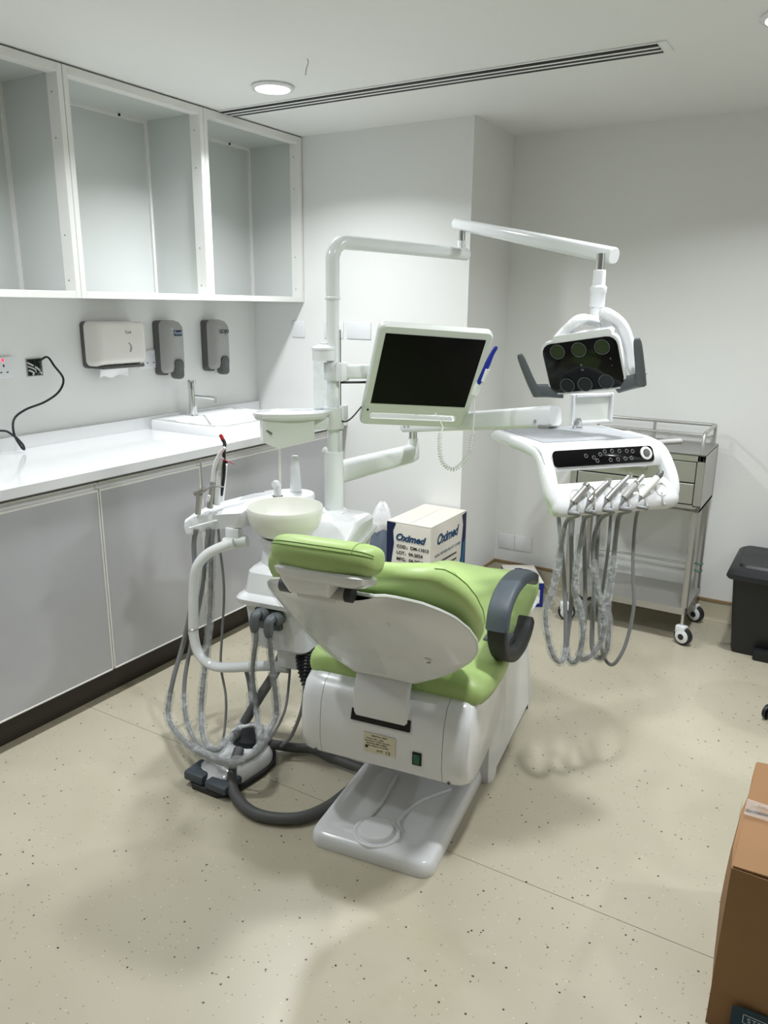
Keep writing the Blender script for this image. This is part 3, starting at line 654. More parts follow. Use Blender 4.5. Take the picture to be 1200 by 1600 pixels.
MB(CH).lathe([(.022, .0), (.022, .002)], t2, 20).build('tap_gasket', 'dispenser_dark', unit)
# bent tube arm
arm = spline([L((366, 849), 1, .44), L((350, 853), 1, .43), L((325, 865), 1, .415), L((308, 885), 1, .40), L((303, 915), 1, .40), L((302, 960), 1, .40), L((303, 995), 1, .40), L((311, 1022), 1, .40), L((330, 1039), 1, .40), L((355, 1043), 1, .40), L((400, 1041), 1, .41), L((430, 1040), 1, .42)], 6)
at = MB(CH).tube(arm, .0175, 18).build('tube_arm', 'white_metal', unit, 60)
e0, e1 = L((362, 850), 1, .45), L((380, 843), 1, .47)
MB(CH).tube([e0+V((-.03, 0, -.002)), e0+V((.05, .02, .01))], .0205, 18).build('arm_sleeve', 'bezel', at)
e0 = L((428, 1040), 1, .42); MB(CH).tube([e0, e0+V((.05, .01, .0))], .021, 18).build('arm_sleeve', 'bezel', at)
i0 = L((302, 982), 1, .40); MB(CH).lathe([(.0178, -.003), (.0192, -.002), (.0192, .002), (.0178, .003)], i0, 20, cap0=False, cap1=False).build('clamp_ring', 'chrome', at)
MB(CH).box(L((352, 850), 1, .45)+V((0, 0, 0)), L((372, 832), 1, .45)+V((0, .03, .01)), .004).build('arm_bracket', 'white_plastic', unit)
MB(CH).box((-.52, .40, .30), (-.44, .5, .39), .01).build('arm_mount', 'white_plastic', unit)
# pole
p0 = V((PX, PY, 0))
MB().lathe([(.052, .764), (.052, .768), (.044, .777), (.036, .779)], p0, 36).build('pole_flange', 'white_metal', unit, 50)
MB().lathe([(.034, .775), (.034, .982), (.032, .986), (.024, .987)], p0, 36).build('pole_sleeve', 'white_metal', unit, 50)
MB().lathe([(.0215, .98), (.0215, 1.50)], p0, 28).build('pole', 'white_metal', unit, 50)
MB().lathe([(.0225, 1.496), (.026, 1.499), (.026, 1.506), (.0225, 1.509)], p0, 28).build('pole_collar', 'white_metal', unit, 50)
MB().tube([p0+V((.026, .006, .99)), p0+V((.026, .006, 1.40))], .0022, 6).build('pole_cable', 'hose_dark', unit)
MB().box(p0+V((.018, -.004, .985)), p0+V((.03, .012, 1.06)), .002).build('cable_clip', 'white_plastic', unit)
MB().lathe([(.013, .984), (.011, .992), (.003, 1.001), (0, 1.002)], p0+V((-.022, -.02, 0)), 14).build('sleeve_knob', 'white_plastic', unit)
# ================================================================== OPERATING LIGHT
ol = thing('operating_light', V((PX, PY, 1.5)), 'white jointed arm with black six-lens operating light and grey handles', 'dental light')
E1 = D((728, 399), 3.05); zA = 1.684
top = spline([V((PX, PY, 1.505)), V((PX, PY, 1.58)), V((PX, PY, 1.625))], 3)[:-1]
ad = V((E1.x-PX, E1.y-PY, 0)); al = ad.length; ad.normalize()
el = [V((PX, PY, 1.62))+ad*(.062*(1-math.cos(R(a))))+V((0, 0, .062*math.sin(R(a)))) for a in range(0, 91, 10)]
MB().tube([V((PX, PY, 1.508)), V((PX, PY, 1.6))]+el+[V((PX, PY, zA-.002))+ad*(al*.5), V((PX, PY, zA-.004))+ad*al], .0235, 20, up=(1, 0, 0)).build('post_arm', 'white_metal', ol, 60)
J = V((PX, PY, zA-.004))+ad*(al-.03)
MB().cyl(J, J+V((0, 0, .05)), .0165, None, 20).build('joint_socket', 'white_metal', ol)
MB().cyl(J+V((0, 0, .04)), J+V((0, 0, .095)), .0125, None, 20).build('joint_pin', 'chrome', ol)
E2 = D((960, 400), 2.36); S2 = V((J.x, J.y, J.z+.108)); dd = (E2-S2).normalized(); S2 = S2-dd*.05
fr_ = frame(S2, dd, V((0, 0, 1)).cross(dd)); ln = (E2-S2).length
def barr(x, wy, wz, r): return [V((x, a, b_)) for a, b_ in rrect(-wy, wy, -wz, wz, r)]
MB(fr_).loft([barr(0, .018, .016, .015), barr(.006, .021, .021, .018), barr(ln*.5, .022, .024, .018), barr(ln-.006, .023, .025, .018), barr(ln, .020, .022, .017)]).build('spring_arm', 'white_metal', ol, 40)
P1 = D((938, 412), 2.36)
MB().cyl(P1+V((0, 0, .03)), P1+V((0, 0, -.02)), .013, None, 18).build('joint_pin', 'chrome', ol)
zz = P1+V((0, 0, -.018))
MB().lathe([(.016, 0), (.019, -.002), (.020, -.045), (.026, -.052), (.026, -.066), (.024, -.07), (.0235, -.11), (.019, -.113), (.02, -.15), (.027, -.165)], zz, 24).build('swivel', 'white_plastic', ol, 35)
LQ = (2.167, -1.021, 1.309, -.006, .333, -.173); LM = rot6(LQ)
hw, hh = .124, .088
back = MB(LM)
def lr(y, i, r=.03): return [V((a, y, b_)) for a, b_ in rrect(-hw+i, hw-i, -hh+i, hh-i, r)]
back.loft([lr(.0, .0), lr(.02, .001), lr(.03, .012), lr(.038, .035)]).build('head_shell', 'white_plastic', ol, 40)
MB(LM).loft([lr(-.002, .006, .03), lr(-.004, .009, .028)]).build('face_glass', 'black_gloss', ol, 40)
MB(LM).loft([[V((a, -.001, b_)) for a, b_ in rrect(-hw*.62, hw*.86, hh*.9, hh*1.18, .01)], [V((a, .035, b_)) for a, b_ in rrect(-hw*.62, hw*.86, hh*.85, hh*1.12, .01)]]).build('head_hood', 'white_plastic', ol, 40)
for (a, b_) in ((-.068, .055), (.0, .053), (.072, .052), (-.06, -.058), (-.003, -.060), (.064, -.058)):
    q = LM @ frame((a, -.004, b_), (1, 0, 0), (0, 0, 1))
    ln_ = MB(q).lathe([(.0225, 0), (.0225, .002), (.0205, .0022), (.0195, .0008), (0, .0004)], n=28).build('lens', 'lens_dark', ol, 40)
    MB(q).lathe([(.0205, .0018), (.0225, .0026), (.0238, .0018)], n=28, cap0=False, cap1=False).build('lens_ring', 'lens_glass', ln_)
for a, b_, s_ in ((.09, .012, '+'), (.09, -.008, '-'), (-.003, .004, 'o'), (-.002, -.012, 'm')):
    text(s_, .012, LM @ frame((a, -.0042, b_), (1, 0, 0), (0, 0, 1)), 'icon', ol, name='touch_mark')
for s in (-1, 1):
    g = MB(LM); 
    oo = spline([V((s*.085, .012, -hh+.004)), V((s*.135, .004, -hh+.016)), V((s*.172, -.006, -hh+.024))], 4)
    g.tube(oo, [.022]*9, 12, squash=(1.05, .45), up=(0, 0, 1))
    g.tube(spline([V((s*.166, -.006, -hh+.008)), V((s*.174, -.014, -hh+.06)), V((s*.180, -.02, -hh+.115)), V((s*.184, -.024, -hh+.158))], 4), [.018, .018, .0175, .017, .0165, .016, .0155, .0152, .015, .0145, .014, .013, .009], 14, squash=(.9, .55), up=(1, 0, 0))
    g.build('handle', 'grey_plastic', ol, 60)
yk = [zz+V((0, 0, -.15)), zz+V((.03, .03, -.172)), LM @ V((.075, .055, .135)), LM @ V((.118, .06, .09)), LM @ V((.134, .05, .02)), LM @ V((.142, .03, -.04)), LM @ V((.168, .012, -.062))]
MB().tube(spline(yk, 6), .0185, 14, squash=(1, .8)).build('yoke', 'white_plastic', ol, 60)
yk2 = [zz+V((0, 0, -.155)), LM @ V((.0, .05, .128)), LM @ V((-.045, .035, .105)), LM @ V((-.07, .02, .085))]
MB().tube(spline(yk2, 6), [.024]*19, 14, squash=(.7, 1)).build('yoke', 'white_plastic', ol, 60)
# ================================================================== MONITOR
MQ = (1.645, -1.054, 1.267, .758, .517, .075); MM = rot6(MQ)
mo = thing('monitor', V(MQ[:3]), 'light grey flat monitor with black screen and carrying slot on pole arm', 'monitor')
sw_, sh_ = .345/2, .276/2; X0, X1m, Z0, Z1m = -sw_-.024, sw_+.024, -sh_-.095, sh_+.028
bz = MB(MM)
def mr(y, i, r=.022): return [V((a, y, b_)) for a, b_ in rrect(X0+i, X1m-i, Z0+i, Z1m-i, r, 5)]
# bezel as frame pieces around the screen and the carrying slot
zs0, zs1 = -sh_-.066, -sh_-.040
slot = [(a, b_) for a, b_ in rrect(-sw_+.004, sw_-.020, zs0, zs1, .012, 5)]
def sr(y): return [V((a, y, b_)) for a, b_ in slot]
bz.loft([mr(.026, .004), mr(.020, .0), mr(.0, .0), mr(-.005, .004), sr(-.005), sr(.026), mr(.026, .004)], False, False)
bz.build('casing', 'bezel', mo, 40)
MB(MM).box((-sw_, -.0062, -sh_), (sw_, -.004, sh_)).build('screen', 'screen', mo, 0)
MB(MM).cyl((-.178, -.0055, -sh_-.028), (-.178, -.0075, -sh_-.028), .004, None, 10).build('power_light', 'slot_dark', mo)
MB(MM).cyl((0, -.0055, -sh_-.032), (0, -.0078, -sh_-.032), .0095, None, 16).build('badge', 'bezel', mo)
MB(MM).box((-.09, .028, -.08), (.09, .06, .08), .012).build('rear_box', 'bezel', mo)
a0 = V((PX, PY, 1.262)); cl_ = a0+V((.035, .012, 0))
MB().lathe([(.030, -.03), (.032, -.027), (.032, .027), (.030, .03)], a0, 24).box(a0+V((.015, -.022, -.032)), a0+V((.05, .03, .032)), .008).build('arm_clamp', 'white_plastic', mo)
mb_ = MM @ V((0, .06, 0)); sdir = (V((mb_.x, mb_.y, 0))-V((cl_.x, cl_.y, 0)))
fA = frame(cl_, sdir, V((0, 0, 1)).cross(sdir)); la = sdir.length
MB(fA).loft([barr(0, .014, .024, .008), barr(la, .014, .024, .008)]).build('support_arm', 'white_metal', mo, 30)
MB().tube([V((mb_.x, mb_.y, 1.262)), mb_], .02, 14).build('tilt_joint', 'grey_plastic', mo)
MB().tube(spline([a0+V((.03, 0, -.036)), cl_+V((0, 0, -.036))+sdir*.3, cl_+V((0, 0, -.034))+sdir*.9], 4), .004, 8).build('video_cable', 'black_plastic', mo)
MB().tube(spline([a0+V((.02, 0, -.17)), a0+V((.06, .01, -.162)), MM @ V((X0+.02, .04, Z0+.07))], 5), .0028, 8).build('power_lead', 'black_plastic', mo)
# intraoral camera in its holder, with coiled lead
ic = thing('intraoral_camera', MM @ V((X1m+.01, 0, -.09)), 'blue pen-shaped mouth camera clipped to the monitor edge with coiled white lead', 'camera')
ca, cb = D((766, 560), 2.5), D((777, 540), 2.48)
c0, c1, c2 = D((748, 600), 2.52), D((760, 573), 2.5), D((776, 541), 2.48)
MB().tube(spline([D((742, 618), 2.53), D((746, 606), 2.525), D((752, 597), 2.52)], 4), .014, 12, squash=(1, .7)).build('holder', 'bezel', ic)
MB().tube(spline([c0, c1, D((768, 555), 2.49), c2], 5), [.009]*6+[.0095, .009, .0085, .008, .0075, .007, .007, .007, .007, .0045], 12).build('pen_body', 'blue', ic)
MB().tube([D((754, 596), 2.512), D((762, 577), 2.495)], .0075, 10).build('button_strip', 'white_plastic', ic)
pts = [D((741, 618), 2.53), D((741, 650), 2.53), D((739, 672), 2.53)]
lead = spline(pts, 4)
coilc = spline([D((739, 678), 2.53), D((734, 705), 2.53), D((722, 724), 2.53), D((708, 733), 2.53), D((695, 727), 2.53), D((688, 712), 2.53), D((687, 690), 2.53), D((688, 678), 2.53)], 10)
helix = []; n_ = 30
seglen = sum((coilc[i+1]-coilc[i]).length for i in range(len(coilc)-1)); turns = 34; K = turns*9; acc = [0]
for i in range(len(coilc)-1): acc.append(acc[-1]+(coilc[i+1]-coilc[i]).length)
def at_len(s_):
    for i in range(len(acc)-1):
        if s_ <= acc[i+1]: 
            t = (s_-acc[i])/(acc[i+1]-acc[i]); return coilc[i].lerp(coilc[i+1], t), (coilc[i+1]-coilc[i]).normalized()
    return coilc[-1], (coilc[-1]-coilc[-2]).normalized()
for i in range(K):
    c, tn = at_len(seglen*i/(K-1)); e1_ = tn.cross(FWD).normalized(); e2_ = tn.cross(e1_); a = 2*math.pi*turns*i/K
    helix.append(c+(e1_*math.cos(a)+e2_*math.sin(a))*.0065)
MB().tube(lead+helix+spline([D((688, 676), 2.53), D((692, 668), 2.54), D((686, 655), 2.55), D((680, 645), 2.58)], 4), .0017, 6).build('coiled_lead', 'bezel', ic)
# ================================================================== SIDE SHELF with tissue box and cup tube on the pole
zt_ = 1.128
shf = thing('pole_shelf', V((PX, PY, 1.10)), 'white oval shelf clamped to the pole', 'shelf')
le = D((394, 630), 2.58); sd_ = V((le.x-PX, le.y-PY, 0)); sl_ = sd_.length; sf = frame(V((PX, PY, 0)), sd_, V((0, 0, 1)).cross(sd_))
ov = []
for i in range(40):
    a = 2*math.pi*i/40; x = sl_*.53+sl_*.47*math.copysign(abs(math.cos(a))**.8, math.cos(a)); y = .078*math.copysign(abs(math.sin(a))**.8, math.sin(a)); ov.append((x, y))
sm = MB(sf)
def ovr(k, z): cx = sl_*.53; return [V((cx+(x-cx)*k, y*(1-(1-k)*3), z)) for x, y in ov]
sm.loft([ovr(.94, zt_-.022), ovr(.99, zt_-.012), ovr(1.0, zt_), ovr(.975, zt_), ovr(.96, zt_-.008)]).build('tray', 'white_plastic', shf, 35)
MB().lathe([(.034, zt_-.062), (.036, zt_-.058), (.036, zt_+.012), (.030, zt_+.012)], V((PX, PY, 0)), 28).box(V((PX+.024, PY-.006, zt_-.03)), V((PX+.046, PY+.024, zt_+.02)), .003).build('clamp', 'white_plastic', shf)
MB(sf).box((.02, -.03, zt_-.06), (.075, .03, zt_-.018), .006).build('support', 'white_plastic', shf)
tb = thing('tissue_box', sf @ V((sl_*.55, 0, zt_-.1)), 'light grey faceted tissue box slung under the pole shelf', 'tissue box')
tx0, tx1 = sl_*.27, sl_*.90
zt0, zt1 = zt_-.118, zt_-.021
def tbr(x, k, zz0): return [V((x, -.058*k, zt1)), V((x, .058*k, zt1)), V((x, .055*k, zz0)), V((x, -.055*k, zz0))]
MB(sf).loft([tbr(tx0, .9, zt0+.03), tbr((tx0*.3+tx1*.7), 1, zt0), tbr(tx1, .85, zt0+.022)]).build('case', 'bezel', tb, 20)
ef = frame(sf @ V((tx1+.0005, .0, zt_-.07)), sf.to_3x3() @ V((0, 1, 0)), V((0, 0, 1)))
MB(sf).tube(spline([V((tx1-.006, .02, zt_-.08)), V((tx1-.01, .045, zt_-.055)), V((tx1-.03, .0575, zt_-.066))], 4), .003, 6).build('slot_edge', 'dispenser_dark', tb)
ctb = thing('cup_dispenser', V((PX, PY, 1.14)), 'clear plastic cup dispenser tube standing on the pole shelf', 'dispenser')
cc = V((0, 0, 0))+D((506, 560), 2.60); cc.z = 0
MB().lathe([(.037, zt_-.004), (.037, zt_+.20)], cc, 32, cap0=False, cap1=False).lathe([(.0355, zt_-.004), (.0355, zt_+.2)], cc, 32, cap0=False, cap1=False).build('tube', 'clear_tube', ctb)
MB().lathe([(.0385, zt_+.172), (.0385, zt_+.205), (.041, zt_+.207), (.041, zt_+.213), (.037, zt_+.217), (.02, zt_+.222), (.014, zt_+.224), (.013, zt_+.229), (0, zt_+.231)], cc, 32, cap0=False).build('lid', 'white_plastic', ctb, 40)
MB().lathe([(.0375, zt_-.008), (.0385, zt_-.004), (.0385, zt_+.004), (.0365, zt_+.005)], cc, 32, cap0=False, cap1=False).build('foot_ring', 'white_plastic', ctb)
# ================================================================== INSTRUMENT TRAY on its arms
tr = thing('instrument_tray', V((2.1, -1.05, .93)), 'white instrument delivery tray with black control panel on jointed white arms', 'dental tray')
A1 = V((PX, PY, .905)); B1 = D((645, 706), 3.1); B1.z = .905
fa_ = frame(A1, B1-A1, V((0, 0, 1)).cross(B1-A1)); l1 = (B1-A1).length
MB(fa_).loft([barr(.02, .03, .041, .028), barr(l1-.02, .028, .038, .026), barr(l1+.012, .024, .032, .022), barr(l1+.026, .01, .015, .009)]).build('lower_arm', 'white_metal', tr, 40)
MB().cyl(B1+V((0, 0, .02)), B1+V((0, 0, .062)), .026, .02, 20).build('elbow_socket', 'white_metal', tr)
MB().cyl(B1+V((0, 0, .06)), B1+V((0, 0, .1)), .016, None, 20).build('elbow_pin', 'chrome', tr)
A2 = V((B1.x, B1.y, B1.z+.118)); B2 = D((868, 650), 2.46); d2 = (B2-A2).normalized(); A2 = A2-d2*.06
fa_ = frame(A2, d2, V((0, 0, 1)).cross(d2)); l2 = (B2-A2).length
ua = MB(fa_).loft([barr(0, .022, .024, .012), barr(.012, .027, .03, .014), barr(l2*.5, .029, .034, .016), barr(l2-.01, .03, .035, .016), barr(l2, .027, .031, .015)]).build('spring_arm', 'white_metal', tr, 40)
for x in (.04, .065): MB(fa_).cyl((x, -.03, -.006), (x, -.0325, -.006), .0055, None, 12).build('arm_screw', 'steel', ua)
MB(fa_).cyl((l2-.06, -.031, -.012), (l2-.06, -.0335, -.012), .006, None, 12).build('arm_screw', 'steel', ua)
ta = R(50); T0 = V((2.0, -1.19, 0)); TE1, TE2 = V((math.cos(ta), math.sin(ta), 0)), V((math.sin(ta), -math.cos(ta), 0))
TM = Matrix((TE1, TE2, V((0, 0, 1)))).transposed().to_4x4(); TM = Matrix.Translation(T0) @ Matrix((TE1, TE2, TE1.cross(TE2))).transposed().to_4x4()
# TE1 x TE2 points down, so local z is -world z; use helper instead
def T(s_, t_, z): return T0+TE1*s_+TE2*t_+V((0, 0, z))
pin = T(.17, -.05, 1.09)
MB().cyl(D((850, 655), 2.46)+V((0, 0, -.02)), V((D((850, 655), 2.46).x, D((850, 655), 2.46).y, 1.085)), .018, None, 18).build('tray_pin', 'steel_dull', tr)
SW = .445
# main slab: top surface level at the back, rounding down to the front bar
slab = MB()
profT = [(-.105, 1.070), (-.112, 1.085), (-.105, 1.098), (-.09, 1.102), (.17, 1.102), (.19, 1.099), (.205, 1.088), (.228, 1.040), (.226, 1.030), (.205, 1.036), (.18, 1.055), (.15, 1.062), (-.08, 1.066)]
def srow(s_, k=1, dz=0): return [T(s_, t_*1.0, 1.08+(z-1.08)*k+dz) for t_, z in profT]
slab.loft([srow(.0, .55), srow(.006, .9), srow(.018, 1), srow(SW-.05, 1), srow(SW-.038, .9), srow(SW-.032, .55)])
slab.build('tray_body', 'white_plastic', tr, 45)
def Tbox(s0, s1, t0, t1, z0, z1, name, m, r=.003, par=None, sm=30):
    o = MB(Matrix.Translation(T0) @ Matrix.Rotation(ta, 4, 'Z')); 
    return o.box((s0, -t1, z0), (s1, -t0, z1), r, 2).build(name, m, par or tr, sm)
Tbox(.03, SW-.07, -.085, .165, 1.101, 1.1045, 'tray_mat', 'tray_mat', .001)
# control panel on the sloped front
pn = (T(0, .228, 1.04)-T(0, .205, 1.088)); up_ = -pn
cp = frame(T(.20, .2175, 1.0635), TE1, up_)
cpo = MB(cp).prism(rrect(-.168, .172, -.0245, .0245, .014), .0, .0032, .001).build('control_panel', 'black_gloss', tr)
icons = [(-.06, .004), (-.025, -.012), (-.012, .006), (.005, .014), (.03, .014), (.055, .013), (.08, .012), (-.035, -.002), (.02, -.012), (.045, -.012), (.07, -.011), (.092, -.010), (.1, .01)]
for i, (x, y) in enumerate(icons): MB(cp).lathe([(.0035, .0033), (.0055, .0038), (.0065, .0033)], (x, y, 0), 12, cap0=False, cap1=False).build('touch_key', 'dispenser_dark', cpo)
MB(cp).lathe([(.020, .003), (.0195, .006), (.0125, .007), (.011, .0045)], (.145, .002, 0), 24, cap0=False, cap1=False).build('knob_ring', 'bezel', cpo)
MB(cp).lathe([(.011, .004), (.0105, .0085), (0, .009)], (.145, .002, 0), 20).build('knob', 'dispenser_dark', cpo)
# side arms and front bar with holders
def sweep(path_, wds, hgt, upv, r=.008):
    rings_ = []
    for i, p in enumerate(path_):
        tn = (path_[min(i+1, len(path_)-1)]-path_[max(i-1, 0)]).normalized(); sd = V(upv); sd = (sd-tn*sd.dot(tn)).normalized(); nn = tn.cross(sd)
        wv = wds[i] if isinstance(wds, list) else wds; hv = hgt[i] if isinstance(hgt, list) else hgt
        rings_.append([p+sd*a+nn*b_ for a, b_ in rrect(-wv/2, wv/2, -hv/2, hv/2, min(r, hv*.45, wv*.45), 3)])
    return rings_
for s, k in ((.016, 1), (SW-.030, -1)):
    sa_ = spline([T(s, .02, 1.083), T(s, .13, 1.080), T(s, .19, 1.064), T(s-.004*k, .232, 1.015), T(s-.004*k, .255, .972), T(s+.006*k, .266, .945)], 5)
    MB().loft(sweep(sa_, .044, [.034]*8+[.036]*(len(sa_)-8), TE1, .012)).build('side_arm', 'white_plastic', tr, 60)
bar_prof = [(.235, .995), (.25, .998), (.268, .985), (.292, .945), (.296, .925), (.288, .912), (.27, .908), (.245, .912), (.232, .93), (.228, .97)]
def brow(s_, k=1):
    c = V((0, .262, .952)); return [T(s_, c.y+(t_-c.y)*k, c.z+(z-c.z)*k) for t_, z in bar_prof]
MB().loft([brow(.002, .5), brow(.008, .8), brow(.02, .95), brow(.04), brow(SW-.06), brow(SW-.035, .95), brow(SW-.022, .8), brow(SW-.014, .5)]).build('holder_bar', 'white_plastic', tr, 60)
barM = frame(T(0, .2795, .965), TE1, T(0, .268, .985)-T(0, .292, .945))
hs_ = [.078, .132, .190, .247, .305, .365]
for h in hs_:
    MB(barM).lathe([(.021, .0), (.0195, .003), (.016, .001)], (h, .004, 0), 22, cap0=False, cap1=False).build('holder_cup', 'white_plastic', tr)
    MB(barM).lathe([(.0165, .0012), (0, .0012)], (h, .004, 0), 22, cap0=False).build('holder_hollow', 'bezel', tr)
    MB(barM).box((h-.006, -.045, -.004), (h+.004, -.004, .0022), .002, 1).build('holder_slit', 'dispenser_grey', tr, 30)
MB().tube(spline([T(SW-.03, .17, 1.085), T(SW+.02, .15, 1.082), T(SW+.085, .14, 1.080)], 4), .012, 12, squash=(.75, 1)).build('pull_handle', 'dispenser_grey', tr)
MB().lathe([(.017, 1.104), (.017, 1.11), (.012, 1.112), (.013, 1.13), (.010, 1.132), (.010, 1.138), (.0, 1.139)], T(.27, -.035, 0), 16).build('valve_knob', 'chrome', tr)
# x-ray viewer panel standing at the tray back
xv = thing('xray_viewer', T(.33, -.098, 1.10), 'small white framed x-ray viewer panel standing behind the instrument tray', 'viewer')
xl, xr_ = D((888, 664), 2.56), D((953, 664), 2.62); xl.z = xr_.z = 1.10
xM = frame((xl+xr_)/2+V((0, 0, .055)), xr_-xl, (0, 0.05, 1)); xw = (xr_-xl).length/2
xo = MB(xM)
for a, b_ in (((-xw, -.052, 0), (-xw+.014, .05, .014)), ((xw-.014, -.052, 0), (xw, .05, .014)), ((-xw+.014, .038, 0), (xw-.014, .05, .014)), ((-xw+.014, -.052, 0), (xw-.014, -.04, .014))): xo.box(a, b_, .003, 1)
xo.build('frame', 'white_plastic', xv, 30)
MB(xM).box((-xw+.013, -.041, .001), (xw-.013, .039, .007)).build('diffuser', 'bezel', xv, 0)
# handpieces, each with its own hose looping under the tray
def hoseT(name_parent, pts, r=.0065, m='hose_grey', sleeve=None):
    P_ = spline(pts, 7); MB().tube(P_, r, 10).build('hose', m, name_parent, 70)
    if sleeve:
        a, b_, k = sleeve; n = len(P_); seg = P_[int(a*n):max(int(b_*n), int(a*n)+2)]
        # loose film sleeve
        MB().tube(seg, [r*k*(1+.10*math.sin(i*.9)+.06*math.sin(i*2.3+1)) for i in range(len(seg))], 12, False, jit=.035).build('film_sleeve', 'film', name_parent, 80)
def hp(h, name, label, cat, parts, hosepx, r=.0065, sleeve=None, tilt=(.35, -.25)):
    base_ = barM @ V((h, .0, .006)); t = thing(name, base_, label, cat, 'instruments in the tray holders')
    ax = (TE2*(-.12)+TE1*.72+V((0, 0, 1))*.62).normalized(); side = ax.cross(TE2).normalized()
    q = frame(base_-ax*.022, side, ax.cross(side)*1.0)  # local z = ax
    for nm, kind, args, m in parts:
        g = MB(q)
        if kind == 'L': g.lathe(args, n=18)
        elif kind == 'T': g.tube(spline(args[0], 5), args[1], 12)
        g.build(nm, m, t, 50)
    out = base_-ax*.022
    hoseT(t, [out+ax*.004, out-ax*.02+V((0, 0, -.012)), barM @ V((h-.004, -.05, -.002))]+[D(p_, d_) for p_, d_ in hosepx], r, sleeve=sleeve)
    return t
hp(hs_[0], 'air_water_syringe', 'chrome air and water syringe with thin bent nozzle, leftmost in the tray', 'syringe',
   [('grip', 'L', [(.009, 0), (.010, .01), (.0095, .05), (.011, .055), (.011, .068), (.007, .072)], 'steel'), ('button', 'L', [(.012, .058), (.013, .062), (.012, .068)], 'chrome'), ('nozzle', 'T', ([(0, 0, .066), (.012, -.012, .07), (.03, -.03, .045), (.034, -.034, .008)], [.0022]*16), 'chrome')],
   [((885, 815), 2.24), ((876, 860), 2.24), ((866, 915), 2.24), ((853, 955), 2.24), ((857, 1000), 2.24), ((868, 1030), 2.25), ((880, 1030), 2.27), ((884, 990), 2.29), ((881, 900), 2.31), ((872, 800), 2.33)], sleeve=(.28, .8, 1.9))
hp(hs_[1], 'dental_handpiece', 'grey turbine handpiece with round head, second from left in tray', 'handpiece',
   [('body', 'T', ([(0, 0, 0), (0, 0, .035), (.004, .004, .06), (.012, .01, .088)], [.0088, .0085, .008, .008, .0078, .0076, .0074, .0072, .007, .0068, .0066, .0064, .0062, .006, .006, .006]), 'steel_dull'), ('head', 'T', ([(.006, .006, .088), (.012, .01, .091), (.02, .016, .088)], [.0085]*11), 'steel')],
   [((914, 810), 2.25), ((908, 840), 2.25), ((902, 880), 2.25), ((899, 920), 2.25), ((905, 950), 2.25), ((911, 990), 2.25), ((905, 1025), 2.26), ((893, 1035), 2.28), ((886, 1010), 2.3), ((893, 930), 2.31), ((892, 800), 2.34)], sleeve=(.3, .85, 1.9))
hp(hs_[2], 'dental_handpiece', 'long grey straight handpiece, third from left in tray', 'handpiece',
   [('body', 'T', ([(0, 0, 0), (0, 0, .04), (.004, .004, .07), (.01, .008, .105)], [.009, .0088, .0086, .0084, .0082, .008, .0078, .0076, .0074, .0072, .007, .0068, .0066, .0064, .0062, .006]), 'steel_dull'), ('head', 'T', ([(.005, .004, .104), (.011, .009, .108), (.017, .013, .106)], [.0078]*11), 'steel')],
   [((939, 810), 2.27), ((928, 840), 2.27), ((927, 880), 2.27), ((936, 930), 2.27), ((944, 970), 2.27), ((938, 1005), 2.28), ((918, 1028), 2.29), ((906, 1022), 2.31), ((914, 960), 2.33), ((912, 800), 2.36)], sleeve=(.4, .85, 1.8))
hp(hs_[3], 'micromotor_handpiece', 'stubby chrome micromotor handpiece, fourth from left in tray', 'handpiece',
   [('sleeve', 'L', [(.0105, 0), (.011, .004), (.011, .05), (.009, .056)], 'dispenser_grey'), ('collar', 'L', [(.009, .05), (.0095, .054), (.0095, .062), (.007, .066)], 'chrome'), ('chuck', 'L', [(.007, .064), (.0075, .085), (.006, .092), (0, .093)], 'steel')],
   [((968, 805), 2.3), ((962, 840), 2.3), ((957, 890), 2.3), ((949, 940), 2.3), ((951, 980), 2.3), ((948, 1015), 2.31), ((936, 1028), 2.33), ((925, 1005), 2.35), ((930, 900), 2.36), ((936, 795), 2.38)], r=.0075, sleeve=(.38, .8, 1.8))
hp(hs_[4], 'ultrasonic_scaler', 'cream plastic scaler handpiece with dark tip, rightmost in the tray', 'scaler',
   [('body', 'L', [(.0075, 0), (.0085, .006), (.010, .04), (.0105, .075), (.0095, .08)], 'cream'), ('tip', 'L', [(.0098, .078), (.0095, .09), (.007, .1), (.003, .106), (0, .107)], 'dispenser_dark')],
   [((996, 800), 2.32), ((990, 850), 2.32), ((989, 900), 2.32), ((990, 950), 2.32), ((978, 1005), 2.33), ((962, 1035), 2.34), ((950, 1036), 2.36), ((940, 1015), 2.38), ((937, 960), 2.4), ((950, 860), 2.41), ((955, 795), 2.42)], r=.0055)
